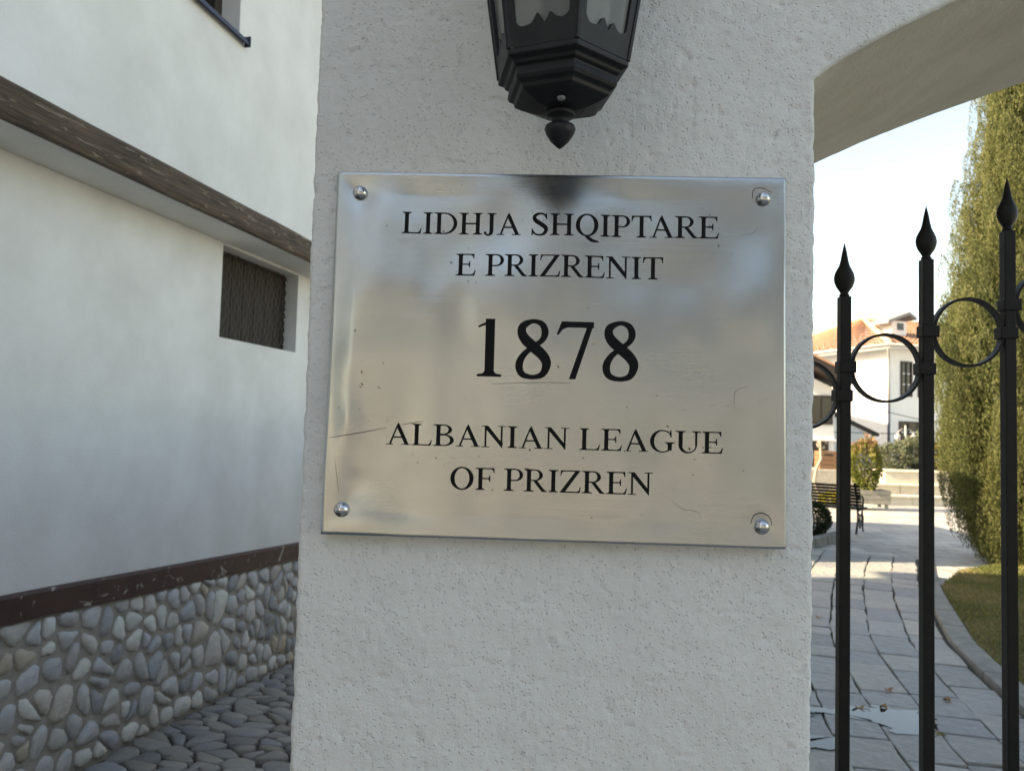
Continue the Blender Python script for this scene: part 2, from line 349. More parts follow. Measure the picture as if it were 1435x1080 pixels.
# ------------------------------------------------------------------ voronoi stones
def clip(poly, a, b, c):
    out = []
    for i in range(len(poly)):
        p, q = poly[i], poly[(i+1) % len(poly)]; dp = a*p[0]+b*p[1]-c; dq = a*q[0]+b*q[1]-c
        if dp <= 0: out.append(p)
        if (dp < 0 < dq) or (dq < 0 < dp):
            k = dp/(dp-dq); out.append((p[0]+k*(q[0]-p[0]), p[1]+k*(q[1]-p[1])))
    return out
def cells(x0, x1, y0, y1, sx, sy, jit, rng, drop=.12):
    """irregular stone outlines filling a rectangle"""
    pts = []
    ny = int(round((y1-y0)/sy)); nx = int(round((x1-x0)/sx))
    for j in range(ny):
        for i in range(nx):
            if rng.random() < drop: continue
            pts.append((x0+(i+.5+(.5 if j % 2 else 0)*.9+rng.uniform(-jit, jit))*(x1-x0)/nx, y0+(j+.5+rng.uniform(-jit, jit))*(y1-y0)/ny))
    P = np.array(pts); res = []
    for i, p in enumerate(P):
        d = ((P-p)/(sx, sy)); d = (d*d).sum(1); nb = np.argsort(d)[1:18]
        poly = [(x0, y0), (x1, y0), (x1, y1), (x0, y1)]
        for k in nb:
            q = P[k]; wx, wy = 1/sx**2, 1/sy**2
            a, b = (q[0]-p[0])*wx, (q[1]-p[1])*wy
            c = ((q[0]**2-p[0]**2)*wx+(q[1]**2-p[1]**2)*wy)/2
            poly = clip(poly, a, b, c)
            if len(poly) < 3: break
        if len(poly) >= 3: res.append(np.array(poly))
    return res
def resample(poly, n, rnd=2):
    P = np.array(poly)
    for _ in range(rnd):
        Q = np.roll(P, -1, 0); P = np.stack([.75*P+.25*Q, .25*P+.75*Q], 1).reshape(-1, 2)
    Q = np.roll(P, -1, 0); L = np.linalg.norm(Q-P, axis=1); c = np.concatenate([[0], np.cumsum(L)])
    out = []
    for k in range(n):
        s_ = c[-1]*k/n; i = min(np.searchsorted(c, s_, 'right')-1, len(P)-1); f = (s_-c[i])/max(L[i], 1e-9)
        out.append(P[i]+(Q[i]-P[i])*f)
    return np.array(out)
def stone_geo(poly, gap, h, rng, n=11, flat=.72, rnd=2):
    """a domed stone: local x,y in the outline's plane about its centre, z outwards"""
    c = poly.mean(0); R_ = resample(poly, n, rnd) - c
    ln = np.linalg.norm(R_, axis=1, keepdims=True); R_ = R_*np.maximum(.3, 1-gap/np.maximum(ln, 1e-6))
    R_ *= (1+rng.uniform(-.11, .09, (n, 1)))
    tilt = rng.uniform(-.12, .12, 2)
    vs = []
    for k, (sc, z) in enumerate(((1.0, -.025), (.97, h*.35), (flat, h*.92))):
        for p in R_*sc: vs.append((p[0], p[1], z+(p@tilt if k else 0)+(rng.uniform(-.1, .1)*h if k else 0)))
    vs.append((0, 0, h*rng.uniform(.92, 1.1)))
    fs = []
    for k in range(2):
        for j in range(n): fs.append((k*n+j, k*n+(j+1) % n, (k+1)*n+(j+1) % n, (k+1)*n+j))
    for j in range(n): fs.append((2*n+j, 2*n+(j+1) % n, 3*n))
    return c, vs, fs

# cobbles of the alley
rng = np.random.default_rng(11)
cob = []
for poly in cells(0.02, 1.9, -1.2, 4.6, .13, .085, .5, rng, .24):
    c, vs, fs = stone_geo(poly, rng.uniform(.005, .011), rng.uniform(.006, .016), rng, 10, rng.uniform(.78, .9), 1); cob.append((c, vs, fs))
def vis_px(p):
    q = RN.T @ (np.array(p)-CAM); return PW/2+F_PX*q[0]/-q[2], PH/2-F_PX*q[1]/-q[2]
def cob_rank(k):
    p = along(k[0][1], k[0][0]); x, y = vis_px((p[0], p[1], float(alley_z(k[0][1])))); return 0 if (-60 < x < 430 and y < 1140) else 1
cob.sort(key=lambda k: (cob_rank(k), np.linalg.norm(along(k[0][1], k[0][0])-CAM)))
rest = MB()
for i, (c, vs, fs) in enumerate(cob):
    z = float(alley_z(c[1]))-.012
    if i < 285:
        m_ = MB().add(vs, fs); o = m_.build('cobble', 'cobble', alley, True)
        p = along(c[1], c[0]); o.matrix_local = Matrix.Translation((p[0], p[1], z)) @ Matrix.Rotation(-WB, 4, 'Z')
    else:
        V = [(*(along(c[1]+v[1], c[0]+v[0])[:2]), z+v[2]) for v in vs]; rest.add(V, fs)
o = rest.build('cobbles', 'cobble', alley, True); o['kind'] = 'stuff'

# ------------------------------------------------------------------ garden path: slabs laid in curved rows
J1 = np.array([(2.12, 2.4), (2.27, 3.2), (2.42, 4.04), (2.51, 4.49), (2.64, 5.0), (2.85, 5.82), (3.11, 6.66), (3.42, 7.4), (3.87, 8.45), (4.36, 9.5), (4.92, 10.6), (5.5, 11.7)])
def _smooth(P):
    out = []
    for i in range(len(P)-1):
        p0, p1, p2, p3 = P[max(i-1, 0)], P[i], P[i+1], P[min(i+2, len(P)-1)]
        for j in range(6):
            t = j/6; out.append(.5*((2*p1)+(-p0+p2)*t+(2*p0-5*p1+4*p2-p3)*t*t+(-p0+3*p1-3*p2+p3)*t**3))
    return np.array(out+[P[-1]])
J1 = _smooth(J1)
def curve_at(u):
    """u = metres along the reference joint; returns point and unit normal to the right"""
    seg = np.linalg.norm(np.diff(J1, axis=0), axis=1); c = np.concatenate([[0], np.cumsum(seg)])
    x = np.interp(u, c, J1[:, 0]); y = np.interp(u, c, J1[:, 1])
    x2 = np.interp(u+.4, c, J1[:, 0])-np.interp(u-.4, c, J1[:, 0]); y2 = np.interp(u+.4, c, J1[:, 1])-np.interp(u-.4, c, J1[:, 1])
    l = math.hypot(x2, y2); return np.array([x, y]), np.array([y2/l, -x2/l])
J_LEN = float(np.linalg.norm(np.diff(J1, axis=0), axis=1).sum())
def path_pt(u, off): p, n = curve_at(u); return p+n*off
mb = MB(); us = np.linspace(0.3, J_LEN-.4, 40)
L_ = [path_pt(u, -3.2) for u in us]; R_ = [path_pt(u, .80) for u in us]
mb.add([(p[0], p[1], -.035) for p in L_]+[(p[0], p[1], -.035) for p in R_], [(i, 40+i, 41+i, i+1) for i in range(39)])
path = mb.build('garden_path', 'earth'); tag(path, 'curving garden path of grey stone slabs with dark joints', kind='structure')
rng = np.random.default_rng(5)
edges = [-2.5, -2.18, -1.88, -1.55, -1.24, -.93, -.61, -.31, 0, .30, .585]
for k in range(len(edges)-1):
    u = .4+rng.uniform(0, .4)
    while u < J_LEN-.7:
        ln = rng.uniform(.27, .62); g = .006; u1 = min(u+ln, J_LEN-.5)
        h = .011; pts = [path_pt(u+g, edges[k]+g), path_pt((u+u1)/2, edges[k]+g), path_pt(u1-h, edges[k]+g), path_pt(u1-h, edges[k+1]-g), path_pt((u+u1)/2, edges[k+1]-g), path_pt(u+g, edges[k+1]-g)]
        pts = [p+rng.uniform(-.011, .011, 2) for p in pts]
        c = sum(pts)/6; a = rng.uniform(-.02, .02, 2); dz = rng.uniform(-.005, .004)
        m_ = MB().prism([(p[0]-c[0], p[1]-c[1], -.04) for p in pts], (0, 0, .04))
        for i in range(6, 12): v = m_.v[i]; m_.v[i] = (v[0], v[1], dz+v[0]*a[0]+v[1]*a[1])
        o = m_.build('slab', 'slab', path, bevel=.006); o.location = (c[0], c[1], 0)
        u = u1
kerb = thing('lawn_kerb', 'flat grey kerb stones curving along the lawn edge', 'kerb')
u = 2.0
while u < J_LEN-2.2:
    u1 = u+rng.uniform(.6, .9); g = .004
    pts = [path_pt(u+g, .615), path_pt((u+u1)/2, .615), path_pt(u1-g, .615), path_pt(u1-g, .79), path_pt((u+u1)/2, .79), path_pt(u+g, .79)]
    MB().prism([(p[0], p[1], -.04) for p in pts], (0, 0, .075+rng.uniform(-.004, .004))).build('kerb_stone', 'kerb', kerb, bevel=.008)
    u = u1
# lawn
lawn_pts = [path_pt(u, .795) for u in np.linspace(1.6, 7.1, 24)]
far = [(5.75, 9.9), (6.3, 10.3), (7.4, 10.9), (9, 11.2), (12, 10.5), (13, 7), (11, 3.4), (6, 3.0)]
poly = [(p[0], p[1]) for p in lawn_pts]+far
mb = MB().add([(x, y, .012) for x, y in poly], [tuple(range(len(poly)))])
lawn = mb.build('lawn', 'soil'); tag(lawn, 'worn green and brown lawn beside the curving path', kind='structure')
def inside(px, py, poly):
    r = np.zeros(len(px), bool); n = len(poly)
    for i in range(n):
        x0, y0 = poly[i]; x1, y1 = poly[(i+1) % n]
        cnd = ((y0 > py) != (y1 > py)) & (px < (x1-x0)*(py-y0)/(y1-y0+1e-12)+x0); r ^= cnd
    return r
n = 230000; gx = RNG.uniform(3, 8.5, n); gy = RNG.uniform(3.2, 11.2, n); ok = inside(gx, gy, poly) & (gx > .44*gy) & (gx < .78*gy+.6)
gx, gy = gx[ok], gy[ok]; n = len(gx)
D = np.stack([RNG.normal(0, .55, n), RNG.normal(0, .55, n), np.ones(n)], 1)
tint = .58+fbm(gx*1.6, gy*1.6, 3)*1.0+RNG.normal(0, .16, n)
me = leaf_mesh('grass', np.stack([gx, gy, np.full(n, .010)], 1), D, RNG.uniform(.02, .05, n), .16, RNG, tint)
o = link('grass', me, 'grass'); tag(o, 'short patchy grass covering the lawn', 'grass', kind='stuff')
# puddles
def blob(pts, z, name, m, label, cat, group=None):
    P = resample(np.array(pts), 150); P = P+np.stack([fbm(P[:, 0]*11, P[:, 1]*11, 5, 4), .8*fbm(P[:, 0]*11, P[:, 1]*11, 9, 4)], 1)*.15
    P = [tuple(p) for p in P]
    o = MB().add([(p[0], p[1], z) for p in P], [tuple(range(len(P)))]).build(name, m); return tag(o, label, cat, group)
def gpx(l): return [ground(*p)[:2] for p in l]
blob(gpx([(1120, 986), (1180, 990), (1235, 990), (1290, 996), (1320, 1010), (1325, 1026), (1282, 1034), (1250, 1026), (1240, 1012), (1200, 1006), (1150, 1003), (1115, 998)]), .0075, 'puddle', 'water', 'larger rain puddle on the slabs behind the second gate bar', 'puddle')
blob(gpx([(1110, 1030), (1150, 1029), (1172, 1034), (1176, 1046), (1150, 1049), (1105, 1050)]), .0075, 'puddle', 'water', 'small rain puddle beside the pillar at the photo bottom', 'puddle')
# fallen leaves
for i, (px, py, lab) in enumerate(((1147, 866, 'dark fallen leaf on the path, farthest from the gate'), (1245, 969, 'brown fallen leaf on the slab between first and second bar'), (1203, 993, 'dark fallen leaves clump at the edge of the larger puddle'),
                      (1327, 983, 'reddish fallen leaf between second and third gate bar'), (1238, 993, 'tiny fallen leaf in the middle of the larger puddle'))):
    p = ground(px, py); rr = random.Random(i); m_ = MB(); a = rr.uniform(0, 6)
    pts = []
    for k in range(10):
        q = 2*math.pi*k/10; r = .035*(1+.35*math.cos(2*q))*(1 if k % 2 else .8)
        pts.append((r*math.cos(q+a), .7*r*math.sin(q+a), .012+.012*math.cos(2*q+a)))
    m_.add(pts+[(0, 0, .006)], [(k, (k+1) % 10, 10) for k in range(10)])
    o = m_.build('fallen_leaf', 'dead_leaf'); o.location = (p[0], p[1], .006); tag(o, lab, 'leaf', 'fallen leaves on the path')

# ================================================================== THE GATEWAY (pillar and arch)
SL, SR = -.337, .338
ARC_S = np.array([.338, .36, .382, .44, .482, .52, .60, .706, .85, 1.07, 1.35, 1.7, 2.1]); ARC_Z = np.array([2.176, 2.194, 2.209, 2.242, 2.264, 2.284, 2.325, 2.376, 2.436, 2.52, 2.60, 2.665, 2.69])
def arch(s):
    s = np.asarray(s, float); m = np.where(s > 2.1, 4.2-s, s); return np.interp(m, ARC_S, ARC_Z)
SR2, SE2 = 4.2-SR, 4.2-SL
sc = np.concatenate([np.arange(SL, SR-1e-6, .0032), [SR], np.arange(SR+.0032, 1.15, .0032), np.arange(1.15, SR2-.01, .03), [SR2], np.arange(SR2+.03, SE2, .03), [SE2]])
zr = np.concatenate([np.arange(-.04, 1.13, .04), np.arange(1.13, 2.6, .0032), np.arange(2.6, 3.31, .03)])
ns, nz = len(sc), len(zr); i1 = int(np.argmin(abs(sc-SR))); i2 = int(np.argmin(abs(sc-SR2)))
rmin = np.zeros(ns, int)
for j in range(i1+1, i2): rmin[j] = np.searchsorted(zr, arch(sc[j]), 'right')-1
Sg, Zg = np.meshgrid(sc, zr, indexing='ij')
Zg = np.maximum(Zg, np.where((np.arange(ns) > i1) & (np.arange(ns) < i2), arch(sc), -1)[:, None])
def stucco_disp(s, z):
    g = fbm(s*14+z*5, z*18-s*6, 1, 3)*.0016 + fbm(s*60, z*60, 2, 2)*.0009 + np.abs(vnoise(s*170, z*170, 4))*.0024
    pit = np.clip(vnoise(s*120, z*120, 8)-.30, 0, 1)*.012
    return g-pit
disp = stucco_disp(Sg, Zg)
# rounded, chipped corners
def edge_back(d, z, seed):
    w = .006+.006*np.clip(fbm(z*48, z*0+seed, seed, 3)+.05, 0, 1)
    return np.where(d < w, (w-np.sqrt(np.clip(w*w-(w-np.clip(d, 0, w))**2, 0, None))), 0)
T = -disp + edge_back(Sg-SL, Zg, 21) + np.where(Sg <= SR+1e-6, edge_back(SR-Sg, Zg, 22)*(Zg < 2.176), 0)
da = np.where((Sg > SR) & (Sg < SR2), Zg-arch(Sg), 1.0); T = T + edge_back(da, Sg*1.7, 23)
Ss = Sg + np.where(Sg < SL+.012, (fbm(Zg*30, Zg*0, 31, 2)*.0012+fbm(Zg*70, Zg*0, 35, 3)*.0018), 0) + np.where((abs(Sg-SR) < .010) & (Zg < 2.176), (fbm(Zg*30, Zg*0, 33, 2)*.0012+fbm(Zg*70, Zg*0, 37, 3)*.0018), 0)
V = np.stack([Ss, T, Zg], -1).reshape(-1, 3)
vid = np.arange(ns*nz).reshape(ns, nz)
eff = np.maximum(np.arange(nz)[None, :], rmin[:, None]); VI = np.take_along_axis(vid, eff, 1)
a_, b_, c_, d_ = VI[:-1, :-1], VI[1:, :-1], VI[1:, 1:], VI[:-1, 1:]
need = np.maximum(rmin[:-1], rmin[1:])[:, None]; keep = np.arange(nz-1)[None, :] >= need-0
near = (abs(rmin[:-1]-rmin[1:]) < 60)[:, None]
keep = np.where(near, (a_ != d_) | (b_ != c_), keep)
Q = np.stack([a_, b_, c_, d_], -1)[keep]
faces = []
for q in Q.tolist():
    r = [q[0]]
    for x in q[1:]:
        if x != r[-1]: r.append(x)
    if r[-1] == r[0]: r.pop()
    if len(r) > 2: faces.append(r)
Vl = V.tolist()
THK = .75
def extrude_chain(ids, flip, steps=22, noise=.0022):
    """carry a boundary of the front face back to the rear of the wall"""
    prev = ids
    for k in range(1, steps+1):
        t = THK*k/steps; cur = []
        for i in ids:
            v = Vl[i]; cur.append(len(Vl)); dd = float(vnoise(np.array(t*30), np.array((v[2]+v[0])*30), 77))*noise
            Vl.append([v[0]+dd, t, v[2]+dd])
        for m_ in range(len(ids)-1):
            f = [prev[m_], prev[m_+1], cur[m_+1], cur[m_]]; faces.append(f[::-1] if flip else f)
        prev = cur
left_ids = [int(vid[0, r]) for r in range(0, nz)]
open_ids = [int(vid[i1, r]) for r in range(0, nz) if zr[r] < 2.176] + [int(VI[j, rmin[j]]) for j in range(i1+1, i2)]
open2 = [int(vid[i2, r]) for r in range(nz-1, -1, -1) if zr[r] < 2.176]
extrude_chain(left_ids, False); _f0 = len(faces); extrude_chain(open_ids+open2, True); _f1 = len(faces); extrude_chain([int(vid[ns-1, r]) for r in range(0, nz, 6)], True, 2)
# rear face and top
def rear(s0, s1, z0f, z1, n):
    for k in range(n):
        a, b = s0+(s1-s0)*k/n, s0+(s1-s0)*(k+1)/n; o = len(Vl)
        Vl.extend([[a, THK, float(z0f(a))], [b, THK, float(z0f(b))], [b, THK, z1], [a, THK, z1]]); faces.append([o+1, o, o+3, o+2])
rear(SL, SR, lambda s: -.04, 3.29, 1); rear(SR, SR2, arch, 3.29, 60); rear(SR2, SE2, lambda s: -.04, 3.29, 1)
o_ = len(Vl); Vl.extend([[SL, 0, 3.29], [SE2, 0, 3.29], [SE2, THK, 3.29], [SL, THK, 3.29]]); faces.append([o_, o_+1, o_+2, o_+3])
me = bpy.data.meshes.new('stone_gateway'); me.from_pydata(Vl, [], faces); me.update()
gateway = link('plastered_gateway', me, 'stucco', smooth=True)
me.materials.append(M['stucco_bounce'])
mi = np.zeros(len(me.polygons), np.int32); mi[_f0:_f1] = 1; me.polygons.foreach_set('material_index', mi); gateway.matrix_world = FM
tag(gateway, 'rough white plastered gateway pillar and arch that carries the metal plaque', 'gateway')
# tiled coping on top of the gateway (above the picture)
mb = MB().prism([(SL-.12, -.12, 3.292), (SL-.12, THK+.12, 3.292), (SL-.12, THK/2, 3.55)], (SE2-SL+.24, 0, 0))
mb.build('coping', 'tile', gateway)
# garden wall running back from the pillar along the alley
p_a = FO+FN*(THK+.004)+FU*SL; gwall = MB()
pts = [p_a, p_a+FU*.3, p_a+FU*.3+WD*5.6, p_a+WD*5.6]
gwall.prism([(p[0], p[1], -1.0) for p in pts], (0, 0, 2.9))
o = gwall.build('garden_wall', 'render', bevel=.01); tag(o, 'white garden wall running back from the gate pillar along the alley', 'wall')

# ================================================================== THE PLAQUE
PT = -.018      # front of the sheet, in front of the wall face
pl_c = [(face(*p)) for p in ((473, 241), (1105, 252), (1097, 768), (450, 745))]
pl_c = [(face(*p, PT)) for p in ((473, 241), (1105, 252), (1097, 768), (450, 745))]
PS0, PS1, PZ0, PZ1 = (pl_c[0][0]+pl_c[3][0])/2, (pl_c[1][0]+pl_c[2][0])/2, (pl_c[2][1]+pl_c[3][1])/2-.001, (pl_c[0][1]+pl_c[1][1])/2+.0035
def lean(z): return .013*(PZ1-np.asarray(z, float))/(PZ1-PZ0)-.006
def warp(s, z):
    s = np.asarray(s, float); z = np.asarray(z, float)
    x = s*1.0; y = z-1.795
    w = fbm(x*6.0+3, y*6.0, 41, 2)*.0075 + fbm(x*15, y*10, 45, 2)*.0024
    def g(cx, cy, rx, ry, a): return a*np.exp(-((s-cx)/rx)**2-((z-cy)/ry)**2)
    w = w + g(-.283, 1.67, .016, .10, .0030) + g(-.262, 1.615, .020, .024, -.0016) + g(-.268, 1.70, .011, .03, .0018)
    w = w + g(-.10, 1.79, .03, .06, .0007) + g(.09, 1.78, .05, .05, .0007) + g(.24, 1.62, .06, .05, .0012) + g(.0, 1.60, .08, .05, -.0010)
    for cx, cz in ((-.2743, 2.0113), (.2697, 2.0119), (-.2802, 1.5836), (.2694, 1.5786)): w = w + g(cx, cz, .02, .02, -.0013)
    ed = np.minimum(np.minimum(s-PS0, PS1-s), np.minimum(z-PZ0, PZ1-z)); return w*np.clip(ed/.03, 0, 1)+lean(z)
plaque = thing('metal_plaque', 'brushed metal plaque engraved in black, screwed to the pillar', 'plaque', mw=FM)
nx, nzp = 190, 156
ss, zz = np.meshgrid(np.linspace(PS0+.0012, PS1-.0012, nx), np.linspace(PZ0+.0012, PZ1-.0012, nzp), indexing='ij')
V = np.stack([ss, PT-warp(ss, zz), zz], -1).reshape(-1, 3).tolist()
ids = np.arange(nx*nzp).reshape(nx, nzp)
fs = np.stack([ids[:-1, :-1], ids[1:, :-1], ids[1:, 1:], ids[:-1, 1:]], -1).reshape(-1, 4).tolist()
ringi = [int(i) for i in ids[:, 0]]+[int(i) for i in ids[-1, 1:]]+[int(i) for i in ids[-2::-1, -1]]+[int(i) for i in ids[0, -2:0:-1]]
prev = ringi; cs, cz_ = (PS0+PS1)/2, (PZ0+PZ1)/2
for grow, t in ((.0012, PT+.0008), (.0015, PT+.0020), (.0015, .010)):
    cur = []
    for i in ringi:
        v = V[i]; cur.append(len(V)); V.append([v[0]+(grow if v[0] > PS1-.0013 else -grow if v[0] < PS0+.0013 else 0), t-float(lean(v[2])) if t < 0 else t, v[2]+(grow if v[2] > PZ1-.0013 else -grow if v[2] < PZ0+.0013 else 0)])
    k = len(ringi); fs += [[prev[j], cur[j], cur[(j+1) % k], prev[(j+1) % k]] for j in range(k)]; prev = cur
me = bpy.data.meshes.new('sheet'); me.from_pydata(V, [], fs); me.update(); link('sheet', me, 'steel', plaque, smooth=True)

# ---- serif lettering (1000 units to the em, capitals 662 high)
def arc(cx, cy, rx, ry, a0, a1, n=22):
    return [(cx+rx*math.cos(math.radians(a0+(a1-a0)*k/n)), cy+ry*math.sin(math.radians(a0+(a1-a0)*k/n))) for k in range(n+1)]
def strip(o, i): return [('strip', o, i)]
def poly_(*p): return [('poly', list(p))]
def rect(x0, y0, x1, y1): return poly_((x0, y0), (x1, y0), (x1, y1), (x0, y1))
def stem(x0, x1, y0=0, y1=662, b=True, t=True, e=78):
    x0, x1 = x0-7, x1+7; p = []
    p += [(x0-e, y0), (x1+e, y0), (x1+e, y0+26), (x1+24, y0+36), (x1, y0+68)] if b else [(x0, y0), (x1, y0)]
    p += [(x1, y0+(y1-y0)*k/5) for k in range(1, 5)]
    p += [(x1, y1-68), (x1+24, y1-36), (x1+e, y1-26), (x1+e, y1), (x0-e, y1), (x0-e, y1-26), (x0-24, y1-36), (x0, y1-68)] if t else [(x1, y1), (x0, y1)]
    p += [(x0, y0+(y1-y0)*k/5) for k in range(4, 0, -1)]
    if b: p += [(x0, y0+68), (x0-24, y0+36), (x0-e, y0+26)]
    return [('poly', p)]
def spline(P, n=8, closed=False):
    P = np.array(P, float); k = len(P); out = []
    for i in range(k if closed else k-1):
        p0, p1, p2, p3 = (P[(i-1) % k], P[i], P[(i+1) % k], P[(i+2) % k]) if closed else (P[max(i-1, 0)], P[i], P[i+1], P[min(i+2, k-1)])
        for j in range(n):
            t = j/n; out.append(.5*((2*p1)+(-p0+p2)*t+(2*p0-5*p1+4*p2-p3)*t*t+(-p0+3*p1-3*p2+p3)*t**3))
    if not closed: out.append(P[-1])
    return np.array(out)
def stroke(P, closed=False, n=8):
    C = spline(P, n, closed); k = len(C); o, i = [], []
    for j in range(k):
        a = C[(j+1) % k] if closed else C[min(j+1, k-1)]; b = C[j-1] if closed else C[max(j-1, 0)]
        t = (a-b)[:2]; t = t/max(np.linalg.norm(t), 1e-6); nn = np.array([-t[1], t[0]])
        o.append(tuple(C[j][:2]+nn*(C[j][2]+7))); i.append(tuple(C[j][:2]-nn*(C[j][2]+7)))
    if closed: o.append(o[0]); i.append(i[0])
    return strip(o, i)
def bowl(cx, cy, rx, ry, irx, iry, x0):
    return strip([(x0, cy+ry)]+arc(cx, cy, rx, ry, 90, -90)+[(x0, cy-ry)], [(x0, cy+iry)]+arc(cx, cy, irx, iry, 90, -90)+[(x0, cy-iry)])
ARM_T = poly_((200, 662), (200, 626), (455, 626), (505, 592), (526, 519), (549, 519), (546, 662))
ARM_M = poly_((200, 326), (372, 326), (400, 303), (411, 245), (434, 245), (434, 446), (411, 446), (400, 388), (372, 362), (200, 362))
ARM_B = poly_((200, 0), (562, 0), (598, 172), (574, 172), (536, 76), (480, 37), (200, 37))
G = {
 'I': (333, stem(117, 217)), 'L': (611, stem(107, 207)+ARM_B), 'E': (611, stem(107, 207)+ARM_T+ARM_M+ARM_B), 'F': (556, stem(107, 207)+ARM_T+ARM_M),
 'H': (722, stem(108, 208)+stem(514, 614)+rect(205, 312, 517, 356)),
 'T': (611, stem(256, 356, t=False)+poly_((17, 492), (40, 492), (62, 582), (112, 625), (500, 625), (550, 582), (571, 492), (594, 492), (587, 662), (24, 662))),
 'J': (389, stem(190, 290, 180, 662, b=False)+stroke([(240, 200, 50), (238, 90, 48), (205, 18, 34), (140, -8, 20), (80, 14, 22)])+poly_(*arc(62, 56, 44, 44, 0, 330, 12))),
 'A': (722, poly_((340, 674), (367, 674), (662, 10), (546, 10), (303, 562))+poly_((310, 620), (358, 640), (155, 10), (96, 10))+rect(190, 212, 462, 256)+rect(15, 0, 220, 25)+rect(448, 0, 706, 25)),
 'N': (715, poly_((100, 15), (153, 15), (153, 600), (100, 640))+rect(14, 0, 242, 25)+rect(14, 637, 190, 662)+poly_((88, 655), (200, 655), (604, 130), (604, -11), (588, -11), (105, 590))+rect(553, 100, 606, 650)+rect(466, 637, 702, 662)),
 'D': (722, stem(105, 205, e=88)+bowl(300, 331, 385, 331, 280, 294, 195)),
 'P': (556, stem(105, 205, e=88)+bowl(322, 478, 222, 184, 122, 148, 195)),
 'R': (667, stem(105, 205, e=88)+bowl(318, 488, 222, 174, 122, 138, 195)+poly_((272, 318), (382, 330), (590, 60), (663, 17), (663, 0), (518, 0))),
 'B': (667, stem(105, 205, e=88)+bowl(300, 503, 238, 159, 138, 124, 195)+bowl(312, 180, 285, 180, 178, 143, 195)),
 'O': (722, strip(arc(361, 331, 327, 345, 0, 360, 40), arc(361, 331, 206, 302, 0, 360, 40))),
 'Q': (722, strip(arc(361, 331, 327, 345, 0, 360, 40), arc(361, 331, 206, 302, 0, 360, 40))+stroke([(330, 10, 30), (420, -70, 44), (540, -140, 38), (700, -165, 10)])),
 'G': (722, strip(arc(372, 331, 340, 345, 48, 318, 32), arc(385, 331, 240, 310, 56, 308, 32))+poly_((598, 676), (620, 676), (632, 455), (608, 455), (560, 560), (575, 600))+stem(532, 632, 55, 306, b=False)),
 'S': (556, stroke([(462, 520, 14), (420, 618, 20), (290, 655, 22), (160, 612, 38), (118, 520, 48), (175, 430, 56), (300, 345, 58), (425, 250, 56), (462, 160, 50), (405, 48, 36), (280, 6, 20), (140, 40, 20), (72, 150, 14)])+poly_((458, 676), (478, 676), (486, 478), (464, 478), (436, 580))+poly_((44, -14), (66, -14), (100, 80), (66, 205), (44, 205))),
 'U': (722, stem(105, 205, 215, 662, b=False, e=88)+stem(560, 604, 215, 662, b=False, e=90)+strip(arc(353, 220, 249, 234, 180, 360, 26), arc(383, 220, 179, 188, 180, 360, 26))),
 'Z': (611, rect(70, 625, 575, 662)+poly_((25, 490), (48, 490), (66, 578), (112, 625), (112, 662), (40, 662))+poly_((440, 630), (577, 650), (165, 30), (22, 14))+rect(22, 0, 540, 37)+poly_((500, 0), (573, 0), (597, 176), (573, 176), (545, 74), (490, 37))),
 '1': (500, stem(206, 300, 0, 676, t=False, e=88)+poly_((300, 676), (284, 676), (112, 592), (118, 572), (206, 606), (206, 540), (300, 600))),
 '7': (500, poly_((78, 662), (450, 662), (450, 592), (140, 592), (88, 566), (42, 502), (22, 512))+poly_((368, 600), (450, 645), (400, 485), (350, 322), (247, -8), (172, -8), (270, 290), (320, 445))),
 '8': (500, stroke([(250, 656, 19), (140, 605, 36), (120, 525, 44), (165, 440, 52), (268, 348, 55), (372, 252, 52), (412, 158, 45), (368, 42, 30), (250, 5, 19), (130, 42, 30), (98, 150, 37), (150, 265, 28), (262, 362, 21), (358, 440, 26), (388, 530, 34), (352, 622, 28)], True)),
}
def letter(ch, s0, z0, kx, kz):
    V, Fc = [], []; PTL = PT-.00028
    def put(p, lift):
        s, z = s0+p[0]*kx, z0+p[1]*kz; w = float(warp(s, z)); return (s, PTL-w-lift, z), (s, PT-w+.0012, z)
    for gi, g in enumerate(G[ch][1]):
        lift = gi*.00003
        if g[0] == 'poly':
            P = g[1]; n = len(P); o = len(V); t, b = zip(*[put(p, lift) for p in P]); V.extend(t); V.extend(b)
            Fc.append(tuple(range(o, o+n))); Fc += [(o+i, o+n+i, o+n+(i+1) % n, o+(i+1) % n) for i in range(n)]
        else:
            A_, B_ = g[1], g[2]; n = len(A_); o = len(V); ta, ba = zip(*[put(p, lift) for p in A_]); tb, bb = zip(*[put(p, lift) for p in B_])
            V.extend(ta); V.extend(tb); V.extend(ba); V.extend(bb)
            for i in range(n-1):
                Fc += [(o+i, o+i+1, o+n+i+1, o+n+i), (o+i, o+2*n+i, o+2*n+i+1, o+i+1), (o+n+i, o+n+i+1, o+3*n+i+1, o+3*n+i)]
    me = bpy.data.meshes.new('letter'); me.from_pydata(V, [], Fc); me.update()
    return link('digit' if ch.isdigit() else 'letter', me, 'black', plaque)
KERN = {'TA': 85, 'BA': 25, 'LB': -10, 'EA': -10, 'PT': -10}
